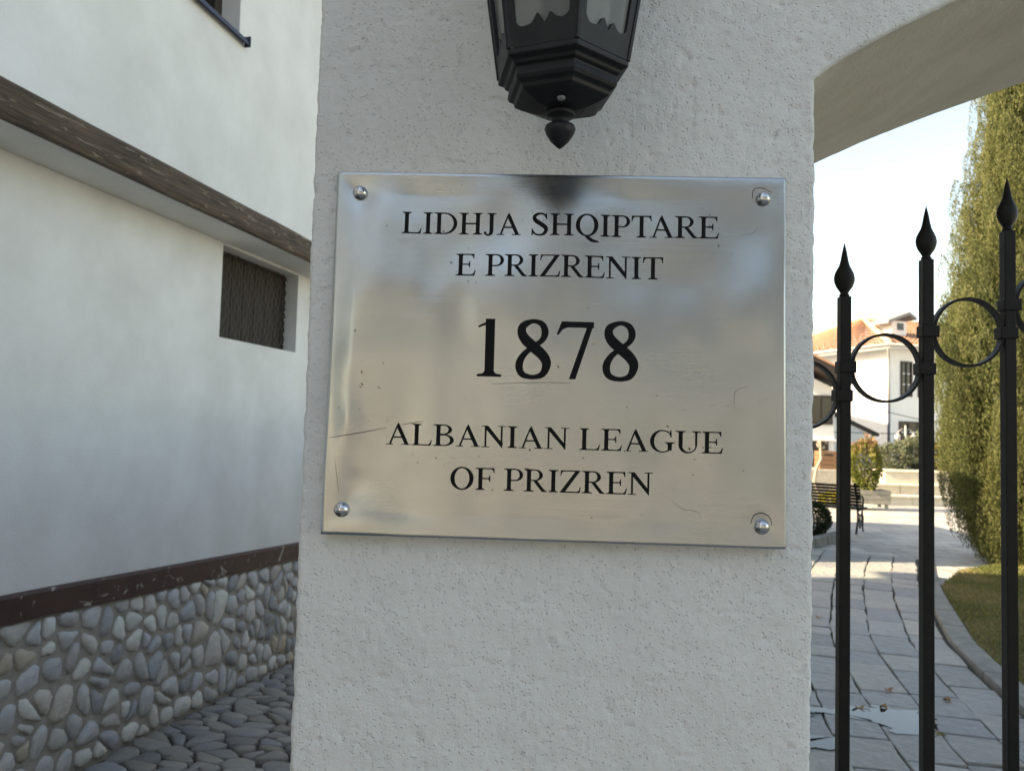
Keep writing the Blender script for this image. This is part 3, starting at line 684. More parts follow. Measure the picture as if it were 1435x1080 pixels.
def line(text, pl, pr, base_l, base_r, top_l, lead=0):
    a = face(pl, base_l, PT); b = face(pr, base_r, PT); t = face(pl, top_l, PT)
    adv = [250 if c == ' ' else G[c][0]-KERN.get(text[i:i+2], 0) for i, c in enumerate(text)]
    first, last = text[0], text[-1]
    def ext(c, k):
        xs = [p[0] for g in G[c][1] for q in g[1:] for p in q]; return min(xs) if k == 0 else max(xs)
    x_l = ext(first, 0); x_r = sum(adv[:-1])+ext(last, 1); kx = (b[0]-a[0])/(x_r-x_l); kz = (t[1]-a[1])/(676 if text[0].isdigit() else 662)
    x = a[0]-x_l*kx; z0 = (a[1]+b[1])/2
    for ci, (c, ad) in enumerate(zip(text, adv)):
        if c != ' ': letter(c, x, z0, kx, kz)
        x += ad*kx
line('LIDHJA SHQIPTARE', 562, 1009, 325.5, 333, 295)
line('E PRIZRENIT', 638, 930, 385, 391, 354)
line('1878', 668, 894, 528, 532, 447)
line('ALBANIAN LEAGUE', 541, 1012, 622, 636, 592)
line('OF PRIZREN', 631, 914, 684, 694, 653)
# domed screws, their drilled marks, scratches
for px, py in ((503, 268.5), (1071, 277), (480, 713), (1066, 737)):
    s, z = face(px, py, PT); m_ = MB(); r = .0098
    prof = [(r*1.0, 0), (r*1.02, .0015), (r*.97, .004), (r*.80, .0072), (r*.5, .0092), (r*.15, .0099)]
    m_.lathe(prof, 20); o = m_.build('screw', 'chrome', plaque, True)
    o.matrix_local = Matrix.Translation((s, PT-float(warp(s, z))+.0006, z)) @ Matrix.Rotation(math.pi/2, 4, 'X')
def scratch(pts, w=.0004, name='scratch'):
    P = [face(*p, PT) for p in pts]; P = spline([(a, b, 0) for a, b in P], 8)[:, :2] if len(P) > 2 else np.array([np.array(P[0])+(np.array(P[1])-np.array(P[0]))*k/12 for k in range(13)])
    V, Fc = [], []
    for i, p in enumerate(P):
        t = P[min(i+1, len(P)-1)]-P[max(i-1, 0)]; t = t/np.linalg.norm(t); n = np.array([-t[1], t[0]])*w*(.35+.65*math.sin(math.pi*(i+.5)/len(P)))
        for q in (p+n, p-n): V.append((q[0], PT-float(warp(q[0], q[1]))-.00012, q[1]))
    MB().add(V, [(2*i, 2*i+1, 2*i+3, 2*i+2) for i in range(len(P)-1)]).build(name, 'black', plaque)
scratch([(462, 613), (500, 607), (542, 599)], .0005); scratch([(560, 595), (594, 590)]); scratch([(690, 538), (760, 536), (800, 537)], .0003)
scratch([(1040, 327), (1055, 326), (1064, 317)], .00018); scratch([(1028, 568), (1030, 548), (1050, 541)], .00018)
scratch([(1056, 277), (1058, 264), (1071, 262), (1083, 268)], .0005, 'drill_mark'); scratch([(1051, 733), (1055, 722), (1066, 718), (1077, 724), (1080, 736)], .0006, 'drill_mark')
scratch([(500, 258), (508, 261)], .0008, 'drill_mark'); scratch([(470, 640), (476, 690)], .0002); scratch([(940, 700), (955, 712), (975, 716), (982, 726)], .00018)

# ================================================================== THE LANTERN
LD = .165
lc = face(783, 150, -LD); LS = lc[0]+.002
lan = thing('wall_lantern', 'black six sided wall lantern with dusty panes above the plaque', 'lantern', mw=FM @ Matrix.Translation((LS, -LD, 0)))
ROT = math.radians(41)
HB, HT = 2.104, 2.42            # bottom and top of the glazed cage
RB, RT = .0775, .128
def hexp(r, z, k): q = ROT+math.radians(60*k); return np.array([r*math.cos(q), r*math.sin(q), z])
def lerp(a, b, t): return a+(b-a)*t
for k in range(6):
    b0, b1, t0, t1 = hexp(RB, HB, k), hexp(RB, HB, k+1), hexp(RT, HT, k), hexp(RT, HT, k+1)
    def P(u, v): return lerp(lerp(b0, b1, u), lerp(t0, t1, u), v)
    nrm = np.cross(b1-b0, t0-b0); nrm /= np.linalg.norm(nrm)
    # frame with a scalloped lower edge to the opening
    inner = []
    prof = [(.13, .085), (.20, .065), (.33, .068), (.38, .078), (.44, .10), (.50, .082), (.53, .068), (.57, .078), (.62, .098), (.70, .08), (.80, .075), (.87, .09)]
    prof = [tuple(q[:2]) for q in spline([(a, b, 0) for a, b in prof], 3)]
    inner = [(.13, .5)]+prof+[(.87, .5), (.87, .92), (.78, .95), (.5, .965), (.22, .95), (.13, .92)]
    cen = (.5, .5); outer = []
    for u, v in inner:
        du, dv = u-cen[0], v-cen[1]; sc_ = min(.5/abs(du) if du else 9, .5/abs(dv) if dv else 9); outer.append((cen[0]+du*sc_, cen[1]+dv*sc_))
    n = len(inner); ins = [P(u, v) for u, v in inner]; out = [P(u, v) for u, v in outer]
    V = out+ins+[p-nrm*.004 for p in ins]+[p-nrm*.004 for p in out]
    fs = []
    for i in range(n):
        j = (i+1) % n; fs += [(i, j, n+j, n+i), (n+i, n+j, 2*n+j, 2*n+i), (2*n+i, 2*n+j, 3*n+j, 3*n+i)]
    for cu, cv in ((0, 0), (1, 0), (1, 1), (0, 1)):
        # corner fill between the projected outline and the true corner
        cnd = [i for i, q in enumerate(outer)]
        best = None
        for i in cnd:
            j = (i+1) % n; a, b = outer[i], outer[j]
            if (abs(a[0]-cu) < 1e-6) != (abs(b[0]-cu) < 1e-6) and (abs(a[1]-cv) < 1e-6) != (abs(b[1]-cv) < 1e-6): best = (i, j)
        if best: V.append(P(cu, cv)); fs.append((best[0], len(V)-1, best[1]))
    MB().add(V, fs).build('frame_panel', 'lantern', lan)
    MB().add([P(.1, .05)-nrm*.0045, P(.9, .05)-nrm*.0045, P(.9, .97)-nrm*.0045, P(.1, .97)-nrm*.0045], [(0, 1, 2, 3)]).build('pane', 'glass', lan)
    e0_, e1_ = hexp(RB, HB, k), hexp(RT, HT, k); MB().tube([e0_*np.array([.985, .985, 1]), e1_*np.array([.985, .985, 1])], .0032, 6).build('corner_rib', 'lantern', lan)
r_ = lambda prof: [(r, z) for r, z in prof]
base = MB().lathe([(r, 2.0555+(z-2.0555)*.775) for r, z in ((.018, 2.0555), (.030, 2.058), (.0475, 2.066), (.056, 2.0715), (.058, 2.078), (.0635, 2.0815), (.0655, 2.086), (.064, 2.098), (.0685, 2.1005), (.0705, 2.106), (.0775, 2.1095), (.078, 2.1178))], 6, rot=ROT)
base.build('stepped_base', 'lantern', lan, bevel=.0012)
MB().lathe([(.0045, .0), (.0045, .002), (.003, .0032)], 10).build('rivet', 'slate', lan, mw=Matrix.Translation((.0, -.035, 2.0585)) @ Matrix.Rotation(math.pi, 4, 'X'))
MB().lathe([(.0005, 2.0135), (.0045, 2.0165), (.0105, 2.0225), (.0155, 2.0300), (.0178, 2.0360), (.0165, 2.0395), (.0105, 2.041), (.0095, 2.0425), (.0098, 2.049), (.0150, 2.0500), (.0168, 2.0525), (.0168, 2.056), (.014, 2.059)], 24).build('finial', 'lantern', lan, True)
MB().lathe([(RT*1.12, HT), (RT*1.13, HT+.012), (RT*.8, HT+.05), (RT*.5, HT+.07), (.03, HT+.12), (.012, HT+.15)], 6, rot=ROT).build('roof', 'lantern', lan)
MB().tube([(0, 0, HT+.14), (0, .01, HT+.20), (0, .07, HT+.235), (0, LD-.012, HT+.19)], .009, 10).build('bracket_arm', 'lantern', lan, True)
MB().box(-.035, .035, LD-.014, LD-.002, HT+.05, HT+.28).build('wall_plate', 'lantern', lan, bevel=.004)
MB().lathe([(.012, HB+.09), (.02, HB+.1), (.032, HB+.16), (.03, HB+.2), (.014, HB+.24)], 16).build('bulb', 'lamp_glass', lan, True)
MB().lathe([(.016, HB-.004), (.016, HB+.095)], 12).build('bulb_holder', 'lantern', lan, True)

# ================================================================== THE IRON GATE
GT = .36
gate = thing('iron_gate', 'black wrought iron gate with spear tips and rings beside the pillar', 'gate', mw=FM @ Matrix.Translation((0, GT, 0)))
bs = [.372, .515, .658, .799, .940, 1.081, 1.222, 1.363, 1.504, 1.645, 1.786, 1.927, 2.068]
shz = [1.868, 1.945, 2.0144, 2.068, 2.112, 2.149, 2.180, 2.206, 2.227, 2.243, 2.254, 2.261, 2.264]
rz = [1.769, 1.8195, 1.886, 1.936, 1.975, 2.007, 2.034, 2.056, 2.073, 2.086, 2.094, 2.098]
def fin_mesh():
    # leaf-shaped spear: flattened bulb with a mid rib and a long point
    m_ = MB(); prof = [(.0, .0085, .008), (.004, .0088, .0085), (.006, .0065, .0065), (.010, .0085, .0075), (.018, .0145, .0095), (.026, .0178, .011), (.033, .0188, .0115), (.041, .0175, .011), (.049, .0135, .0098), (.056, .0092, .0085), (.066, .0066, .0066), (.080, .0042, .0042), (.0935, .0012, .0012), (.0975, .0002, .0002)]
    n = 16; vs, fs = [], []
    for z, a, b in prof:
        for j in range(n):
            q = 2*math.pi*j/n; rib = 1+.16*math.exp(-((abs(math.sin(q))-1)/.06)**2) if .008 < z < .06 else 1
            tw = .25*z/.09; x, y = a*math.cos(q), b*math.sin(q)*rib; vs.append((x*math.cos(tw)-y*math.sin(tw), x*math.sin(tw)+y*math.cos(tw), z))
    for i in range(len(prof)-1):
        for j in range(n): fs.append((i*n+j, i*n+(j+1) % n, (i+1)*n+(j+1) % n, (i+1)*n+j))
    fs.append(tuple(range(n))[::-1]); m_.add(vs, fs); return m_
HW = .0095
fin0 = None; ring0 = None; cl0 = None
for i, (s, h) in enumerate(zip(bs, shz)):
    b = MB().box(s-HW, s+HW, -HW, HW, .06, h).build('bar', 'iron', gate, bevel=.0015)
    if fin0 is None: f = fin_mesh().build('finial', 'iron', b, True); fin0 = f.data
    else: f = link('finial', fin0, None, b)
    f.location = (s, 0, h-.0005)
    if i < len(bs)-1:
        cx = (s+bs[i+1])/2; rr = (bs[i+1]-s)/2-HW-.0005; cz = rz[i]
        if ring0 is None:
            m_ = MB(); n = 40; vs, fs = [], []
            for k in range(n):
                q = 2*math.pi*k/n
                for r, y in ((rr, -.0075), (rr, .0075), (rr-.0045, .0075), (rr-.0045, -.0075)): vs.append((r*math.cos(q), y, r*math.sin(q)))
            for k in range(n):
                for e in range(4): fs.append((4*k+e, 4*k+(e+1) % 4, 4*((k+1) % n)+(e+1) % 4, 4*((k+1) % n)+e))
            r_o = m_.add(vs, fs).build('ring', 'iron', gate); ring0 = r_o.data
        else: r_o = link('ring', ring0, None, gate)
        r_o.location = (cx, 0, cz)
        for sx, sg in ((s, 1), (bs[i+1], -1)):
            x0, x1 = (sx-HW-.0025, sx+HW+.0085) if sg > 0 else (sx-HW-.0085, sx+HW+.0025)
            MB().box(x0, x1, -HW-.0028, HW+.0028, cz-.0105, cz+.0105).build('clamp', 'iron', gate, bevel=.0018)
for z in (.14, .92): MB().box(.36, 2.08, -.006, .006, z, z+.03).build('rail', 'iron', gate, bevel=.001)
for z in (.4, 1.7): MB().box(.330, .364, -.01, .01, z, z+.03).build('hinge', 'iron', gate)

# ================================================================== THE WHITE HOUSE ON THE ALLEY
ha = thing('white_house', 'white rendered house with overhanging upper floor along the alley', 'house', mw=AM)
T0, T1, SOF = -12.5, 3.6, 2.812
WT0, WT1, WZ0, WZ1 = 1.084, 2.092, 2.209, 2.797     # lower opening
def zf(t): return float(alley_z(t))
mb = MB()
def wq(t0, t1, z0, z1, o=0.0):
    n = max(1, int((t1-t0)/.25))
    for k in range(n):
        a, b = t0+(t1-t0)*k/n, t0+(t1-t0)*(k+1)/n; mb.add([(o, a, z0), (o, b, z0), (o, b, z1), (o, a, z1)], [(0, 1, 2, 3)])
wq(T0, WT0, -.6, SOF); wq(WT1, T1, -.6, SOF); wq(WT0, WT1, -.6, WZ0); wq(WT0, WT1, WZ1, SOF)
RD = .115
mb.add([(0, WT0, WZ0), (0, WT1, WZ0), (-RD, WT1, WZ0), (-RD, WT0, WZ0)], [(0, 1, 2, 3)])
mb.add([(0, WT0, WZ1), (0, WT1, WZ1), (-RD, WT1, WZ1), (-RD, WT0, WZ1)], [(3, 2, 1, 0)])
for t in (WT0, WT1): mb.add([(0, t, WZ0), (0, t, WZ1), (-RD, t, WZ1), (-RD, t, WZ0)], [(0, 1, 2, 3)])
mb.box(-4.5, -.004, T0, T0+.2, -.6, SOF); mb.box(-4.5, -.004, T1-.2, T1, -.6, SOF); mb.box(-4.7, -4.502, T0, T1, -.6, SOF)
mb.build('ground_floor_wall', 'render', ha)
UO = .285
mb = MB(); UT0, UT1, UZ0, UZ1 = -.35, .70, 3.93, 5.1
wq(T0, UT0, 2.94, 6.4, UO); wq(UT1, T1, 2.94, 6.4, UO); wq(UT0, UT1, 2.94, UZ0, UO); wq(UT0, UT1, UZ1, 6.4, UO)
for t in (UT0, UT1): mb.add([(UO, t, UZ0), (UO, t, UZ1), (UO-.14, t, UZ1), (UO-.14, t, UZ0)], [(0, 1, 2, 3)])
mb.add([(UO, UT0, UZ1), (UO, UT1, UZ1), (UO-.14, UT1, UZ1), (UO-.14, UT0, UZ1)], [(3, 2, 1, 0)])
mb.add([(UO, UT0, UZ0), (UO, UT1, UZ0), (UO-.14, UT1, UZ0), (UO-.14, UT0, UZ0)], [(0, 1, 2, 3)])
mb.box(-4.5, UO-.004, T0, T0+.2, 2.83, 6.4); mb.box(-4.5, UO-.004, T1-.2, T1, 2.83, 6.4); mb.box(-4.7, -4.502, T0, T1, 2.82, 6.4)
mb.build('upper_floor_wall', 'render', ha)
MB().add([(0.002, T0, SOF), (.275, T0, SOF+.012), (.275, T1, SOF+.012), (0.002, T1, SOF)], [(0, 1, 2, 3)]).build('soffit', 'render', ha)
# timber beam with slightly wavy edges
n = 60; vs, fs = [], []
for k in range(n+1):
    t = T0+(T1-T0)*k/n; a, b = float(vnoise(np.array(t*2.3), np.array(.5), 3))*.012, float(vnoise(np.array(t*3.1), np.array(.5), 5))*.010
    vs += [(.272, t, SOF+.002+b*.5), (.300, t, SOF+.006+b), (.310, t, SOF+.03), (.309, t, 2.945+a), (.300, t, 2.962+a), (.272, t, 2.962+a)]
for k in range(n):
    for e in range(6): fs.append((6*k+e, 6*k+(e+1) % 6, 6*k+6+(e+1) % 6, 6*k+6+e))
MB().add(vs, fs).build('timber_beam', 'timber', ha)
# skirting board following the slope
n = 30; vs, fs = [], []
def bz(t): return .914-.0580*(t+.44) if t > -.6 else .923
for k in range(n+1):
    t = T0+(T1-T0)*k/n; zt = bz(t)+.0045; th = .122+.004*math.sin(t*5)
    vs += [(.002, t, zt-th), (.036, t, zt-th), (.040, t, zt-.01), (.030, t, zt), (.002, t, zt+.002)]
for k in range(n):
    for e in range(5): fs.append((5*k+e, 5*k+(e+1) % 5, 5*k+5+(e+1) % 5, 5*k+5+e))
MB().add(vs, fs).build('base_board', 'board', ha)
# stone plinth
n = 30; vs, fs = [], []
for k in range(n+1): t = T0+(T1-T0)*k/n; vs += [(.012, t, zf(t)-.15), (.012, t, bz(t)-.10)]
plinth = MB().add(vs, [(2*k, 2*k+2, 2*k+3, 2*k+1) for k in range(n)]).build('stone_plinth', 'mortar', ha)
rng = np.random.default_rng(23); pst = []
for poly in cells(-4.4, 3.5, 0, 1.0, .105, .150, .50, rng, .16):
    def mp_(p): t = p[0]; lo = zf(t)-.01; hi = bz(t)-.112; return (t, lo+(hi-lo)*p[1])
    P = np.array([mp_(p) for p in poly*np.array([1, 1/1.0])])
    pst.append(P)
def pst_rank(P):
    c = P.mean(0); w = A0+WD*c[0]; x, y = vis_px((w[0], w[1], c[1])); return 0 if -70 < x < 430 else 1
pst.sort(key=lambda P: (pst_rank(P), abs(P[:, 0].mean()-1.0)))
rest = MB()
for i, P in enumerate(pst):
    c, vs, fs = stone_geo(P, rng.uniform(.008, .016), rng.uniform(.009, .020), rng, 11, rng.uniform(.76, .88), 1)
    if i < 290:
        o = MB().add(vs, [f[::-1] for f in fs]).build('stone', 'stone', plinth, True)
        o.matrix_local = Matrix(((0, 0, 1, .014), (1, 0, 0, c[0]), (0, 1, 0, c[1]), (0, 0, 0, 1)))
    else: rest.add([(.014+v[2], c[0]+v[0], c[1]+v[1]) for v in vs], fs)
o = rest.build('stones', 'stone', plinth, True); o['kind'] = 'stuff'
# lower opening: brown boarding with wire netting in front
win = MB().box(-RD-.03, -RD-.004, WT0-.02, WT1+.02, WZ0-.02, WZ1+.02).build('window_boarding', 'brown_panel', ha)
nb = 7
for k in range(nb):
    t0 = WT0+(WT1-WT0)*k/nb; MB().box(-RD-.004, -RD+.004, t0+.003, t0+(WT1-WT0)/nb-.003, WZ0, WZ1).build('board', 'brown_panel', win)
m_ = MB(); nw = 26
for k in range(nw):
    t = WT0+.01+(WT1-.07-WT0)*k/(nw-1); pts = []
    for j in range(15):
        z = WZ0+.004+(WZ1-.03-WZ0)*j/14; pts.append((-RD+.022+.006*math.sin(k*1.7+j), t+.009*(1 if (j+k) % 2 else -1), z))
    m_.tube(pts, .0011, 4, cap=False)
m_.build('wire_netting', 'wire', win)
m_ = MB(); pts_t = [(-RD+.03+.006*math.sin(k*2.1), WT0+(WT1-.05-WT0)*k/40, WZ1-.02+.012*math.sin(k*1.3)*math.cos(k*.7)) for k in range(41)]
pts_s = [(-RD+.03+.006*math.sin(k*2.1), WT1-.045+.012*math.sin(k*1.9)*math.cos(k*.6), WZ1-.02-(WZ1-WZ0-.02)*k/30) for k in range(31)]
m_.tube(pts_t, .006, 5); m_.tube(pts_s, .007, 5); m_.build('netting_edge', 'frame_dark', win)
# upper window
fr = MB(); x = UO-.14
for a, b, c, d in ((UT0, UT0+.07, UZ0, UZ1), (UT1-.07, UT1, UZ0, UZ1), (UT0+.07, UT1-.07, UZ0, UZ0+.07), (UT0+.07, UT1-.07, UZ1-.07, UZ1), (.14, .20, UZ0+.07, UZ1-.07)): fr.box(x-.05, x+.02, a, b, c, d)
w2 = fr.build('upper_window', 'frame_dark', ha); MB().box(x-.03, x-.02, UT0+.07, UT1-.07, UZ0+.07, UZ1-.07).build('pane', 'glass_dark', w2)
vs = [(UO-.13, UZ0+.012), (UO+.035, UZ0-.008), (UO+.040, UZ0-.035), (UO+.034, UZ0-.036), (UO+.030, UZ0-.014), (UO-.13, UZ0+.004)]
MB().prism([(a, UT0-.06, b) for a, b in vs], (0, UT1-UT0+.115, 0)).build('window_sill', 'bluesill', ha)
MB().box(UO+.005, UO+.044, UT1+.048, UT1+.056, UZ0-.042, UZ0+.02).build('sill_end', 'bluesill', ha)
# roof with deep eaves
MB().prism([(UO+.7, T0-.6, 6.3), (UO+.7, T0-.6, 6.42), (-2.1, T0-.6, 7.4), (-5.1, T0-.6, 6.42), (-5.1, T0-.6, 6.3)], (0, T1-T0+.9, 0)).build('roof', 'tile', ha)

# unseen annex, added behind the pillar to cast shadow on the court
an = thing('shade_annex', 'unseen white annex added behind the gate pillar to shade the court', 'building')
MB().box(-2.2, 2.6, 10.25, 14.7, -.6, 3.1).build('wall', 'house_white', an)
MB().prism([(-2.6, 10.1, 3.102), (3.0, 10.1, 3.102), (.2, 10.1, 4.15)], (0, 4.8, 0)).build('roof', 'tile', an)
m_ = MB(); m_.box(2.602, 2.63, 12.2, 13.2, -.04, 2.1); m_.build('door', 'frame_dark', an)
# house across the street, behind the viewer
sh = thing('street_house', 'cream house across the street behind the viewer', 'house', mw=Matrix.Translation((3.5, -10.0, 0)) @ Matrix.Rotation(math.radians(14), 4, 'Z'))
MB().box(-9, 7, -7, 0, -.1, 6.3).build('wall', 'cream', sh)
MB().prism([(-9.6, .7, 6.31), (-9.6, -7.6, 6.31), (-9.6, -3.5, 8.0)], (17.2, 0, 0)).build('roof', 'slate', sh)
for x in (-7, -4.2, -1.2, 1.8, 4.8):
    for z in (1.0, 3.8):
        w_ = MB().box(x-.55, x+.55, .003, .06, z, z+1.4).build('window', 'frame_dark', sh); MB().box(x-.45, x+.45, .062, .07, z+.1, z+1.3).build('pane', 'glass_dark', w_)

# ================================================================== THE GARDEN
# cypress
rng = np.random.default_rng(3)
CX, CY = 7.15, 10.75
cyp = thing('cypress_tree', 'tall yellow green cypress beside the lawn', 'tree', loc=(CX, CY, 0))
PRZ = np.array([0.1, .26, .85, 1.44, 2.2, 3.1, 4.1, 5.8, 7.5, 8.8, 9.6]); PRR = np.array([.46, .70, .98, 1.08, 1.22, 1.10, .80, .56, .38, .18, .03])
Ps, Ds, Ls, Ts = [], [], [], []
for k in range(900):
    h = rng.uniform(.0, 1)**1.75*9.0+.08; q = rng.uniform(0, 2*math.pi); R_ = np.interp(h, PRZ, PRR)*(1+.10*math.sin(3*q+h*1.3)+rng.uniform(-.12, .08))
    ln = rng.uniform(.55, 1.25); wd = rng.uniform(.09, .17); r0 = max(.05, R_*rng.uniform(.72, .98)-wd*.5); m = int(520*ln/.7)
    lean = rng.uniform(.02, .16)
    u = rng.uniform(0, 1, m)**.8; a = rng.uniform(0, 2*math.pi, m); rad = wd*np.sin(np.pi*np.clip(u*.82+.16, 0, 1))**.8*rng.uniform(.75, 1.0, m)
    cx, cy = math.cos(q), math.sin(q)
    p = np.stack([(r0+lean*u*ln)*cx+rad*np.cos(a), (r0+lean*u*ln)*cy+rad*np.sin(a), h-.25*ln+u*ln], 1)
    d = np.stack([np.cos(a)*.38+cx*.1, np.sin(a)*.38+cy*.1, np.full(m, 1.0)], 1)+rng.normal(0, .16, (m, 3))
    Ps.append(p); Ds.append(d); Ls.append(rng.uniform(.022, .046, m)); Ts.append(.47+rng.normal(0, .20)+rng.normal(0, .16, m)+.15*(u-.5))
me = leaf_mesh('crown', np.concatenate(Ps), np.concatenate(Ds), np.concatenate(Ls), .27, rng, np.concatenate(Ts)); link('crown', me, 'cypress', cyp)
m = 70000; hz = rng.uniform(.25, 9.0, m); qa = rng.uniform(0, 2*math.pi, m); rr_ = np.interp(hz, PRZ, PRR)*rng.uniform(.2, .62, m)**.6
p = np.stack([rr_*np.cos(qa), rr_*np.sin(qa), hz], 1); d = np.stack([.5*np.cos(qa), .5*np.sin(qa), np.ones(m)], 1)+rng.normal(0, .35, (m, 3))
link('inner_foliage', leaf_mesh('inner_foliage', p, d, rng.uniform(.06, .11, m), .3, rng, .40+rng.normal(0, .16, m)), 'cypress', cyp)
MB().tube([(0, 0, -.05), (.02, 0, .4), (0, .02, 1.2), (0, 0, 5)], [.16, .13, .12, .04], 10).build('trunk', 'bark', cyp, True)
# side shoots of a younger cypress on its left
cy2 = thing('young_cypress', 'shorter young cypress peeping out left of the tall cypress', 'tree', loc=(7.25, 11.7, 0))
Ps, Ds, Ls, Ts = [], [], [], []
for k in range(280):
    h = rng.uniform(.0, 3.7); q = rng.uniform(0, 2*math.pi); R_ = np.interp(h, [0, .8, 1.6, 2.3, 3.2, 4.0], [.10, .42, .68, .80, .62, .30])
    r0 = R_*rng.uniform(.5, 1); ln = rng.uniform(.4, .8); m = 260; u = rng.uniform(0, 1, m); a = rng.uniform(0, 2*math.pi, m); rad = .075*np.sin(np.pi*np.clip(u*.82+.16, 0, 1))
    p = np.stack([r0*math.cos(q)+rad*np.cos(a), r0*math.sin(q)+rad*np.sin(a), h-.1+u*ln], 1); d = np.stack([np.cos(a)*.5, np.sin(a)*.5, np.ones(m)], 1)+rng.normal(0, .22, (m, 3))
    Ps.append(p); Ds.append(d); Ls.append(rng.uniform(.024, .05, m)); Ts.append(.55+rng.normal(0, .17, m))
link('crown', leaf_mesh('crown', np.concatenate(Ps), np.concatenate(Ds), np.concatenate(Ls), .42, rng, np.concatenate(Ts)), 'cypress', cy2)
MB().tube([(0, 0, -.05), (0, 0, 3.2)], [.06, .02], 8).build('trunk', 'bark', cy2, True)

def bush(name, label, c, rx, rz_, n, leaf, m, rng, cat='shrub', stems=5, flat=0.0, top_tint=0.0, base_tint=.4, lump=.25, core=True):
    """leafy bush: leaves through an uneven ellipsoid, on a few stems"""
    t = thing(name, label, cat, loc=c)
    d = sphere_dirs(n, rng); lumpf = 1+lump*np.array([math.sin(3.1*a[0]*3+1)*math.cos(2.7*a[1]*3)+.6*math.sin(7*a[2]+4*a[0]) for a in d])
    r = rng.uniform(.45, 1, n)**.5*lumpf
    p = np.stack([d[:, 0]*rx*r, d[:, 1]*rx*r, rz_+d[:, 2]*rz_*r], 1); p[:, 2] = np.maximum(p[:, 2], .02)
    D = d+np.array([0, 0, .35])+rng.normal(0, .5, (n, 3)); tint = base_tint+rng.normal(0, .15, n)+top_tint*np.clip((p[:, 2]/(2*rz_)-.55)*2.2, 0, 1)
    link('foliage', leaf_mesh('foliage', p, D, rng.uniform(.6, 1.2, n)*leaf, .5, rng, tint), m, t)
    s_ = MB()
    for k in range(stems): a = 2*math.pi*k/stems; s_.tube([(.05*math.cos(a), .05*math.sin(a), 0), (.5*rx*math.cos(a), .5*rx*math.sin(a), 1.2*rz_)], [.018, .006], 6)
    s_.build('stems', 'bark', t, True)
    return t
gp = at_depth(1138, 745, 12.9)
bush('topiary_ball', 'dark clipped round bush in front of the bench', (gp[0], 12.9, 0), .30, .29, 9000, .035, 'box', rng, lump=.03, cat='bush')
# bench
bz_ = ground(1205, 748); bl = thing('garden_bench', 'black slatted bench with scrolled iron legs facing away', 'bench', mw=Matrix.Translation((bz_[0], bz_[1]+.05, 0)) @ Matrix.Rotation(math.radians(-36), 4, 'Z'))
# local: x along (to the left negative), y = facing direction (away)
for k in range(6): MB().box(-1.75, .06, .02+k*.072, .075+k*.072, .405, .43).build('seat_slat', 'black', bl, bevel=.004)
for k in range(7):
    z = .47+k*.055; y = -.02-.028*k; MB().prism([(-1.75, y, z), (-1.75, y-.022, z+.002), (-1.75, y-.044, z+.044), (-1.75, y-.022, z+.044)], (1.81, 0, 0)).build('back_slat', 'black', bl)
for x in (-1.6, -.02):
    m_ = MB()
    m_.tube([(x, .46, .0), (x, .40, .10), (x, .43, .22), (x, .36, .33), (x, .44, .40)], .018, 7)
    m_.tube([(x, -.10, .0), (x, -.02, .12), (x, .04, .24), (x, .02, .40), (x, -.06, .62), (x, -.22, .88)], .018, 7)
    m_.tube([(x, .0, .39), (x, .45, .39)], .016, 6)
    for c0, c1, r in ((.12, .26, .07), (.27, .24, .07), (.2, .13, .06)): m_.tube([(x, c0+r*math.cos(q), c1+r*math.sin(q)) for q in np.linspace(0, 2*math.pi, 15)[:-1]], .010, 5, closed=True)
    m_.tube([(x, -.10, .60), (x, .1, .62), (x, .38, .62), (x, .46, .56), (x, .43, .41)], .016, 7)
    m_.build('end_frame', 'black', bl, True)
# planting bed kerb near the bench
kb = thing('bed_kerb', 'low grey stone edging around the bed by the bench', 'kerb')
ka, kc = ground(1125, 768), ground(1192, 752)
for k in range(4):
    a = ka+(kc-ka)*k/4; b = ka+(kc-ka)*(k+1)/4; dd = (kc-ka)/np.linalg.norm(kc-ka); nn = np.array([-dd[1], dd[0], 0])
    pts = [a+dd*.008, b-dd*.008, b-dd*.008+nn*.16, a+dd*.008+nn*.16]; MB().prism([(p[0], p[1], -.05) for p in pts], (0, 0, .15)).build('kerb_stone', 'kerb', kb, bevel=.01)

# terrace of cut stone tiers
ter = thing('stone_terrace', 'pale cut stone terrace wall in three stepped tiers', 'wall')
TY = 19.7
def tx(px, Y): return float(at_depth(px, 650, Y)[0])
rngt = np.random.default_rng(9)
for px0, y0, z0, z1 in ((1222, TY, -.05, .20), (1224, TY+.35, .20, .47), (1240, TY+.75, .47, .80)):
    x = tx(px0, y0); xe = tx(1420, y0)
    while x < xe:
        w = rngt.uniform(.55, 1.1); MB().box(x+.006, x+w-.006, y0+rngt.uniform(-.012, .012), y0+.75, z0, z1-.055).build('block', 'sandstone', ter, bevel=.012); x += w
    x = tx(px0, y0)-.03
    while x < xe:
        w = rngt.uniform(.9, 1.5); MB().box(x+.004, x+w-.004, y0-.05+rngt.uniform(-.01, .01), y0+.8, z1-.054, z1+rngt.uniform(-.006, .006)).build('coping_slab', 'sandstone', ter, bevel=.014); x += w
mb = MB(); mb.add([(tx(1140, 20)-6, TY+1.5, .74), (60, TY+1.5, .74), (60, 120, .74), (tx(1140, 20)-6, 120, .74)], [(0, 1, 2, 3)])
o = mb.build('terrace_ground', 'paving'); tag(o, 'raised paved ground above the stone terrace', kind='structure')
MB().box(tx(1140, 20)-6, tx(1236, 20.6), TY+1.2, TY+1.5, -.05, .735).build('retaining_wall', 'mortar', ter)
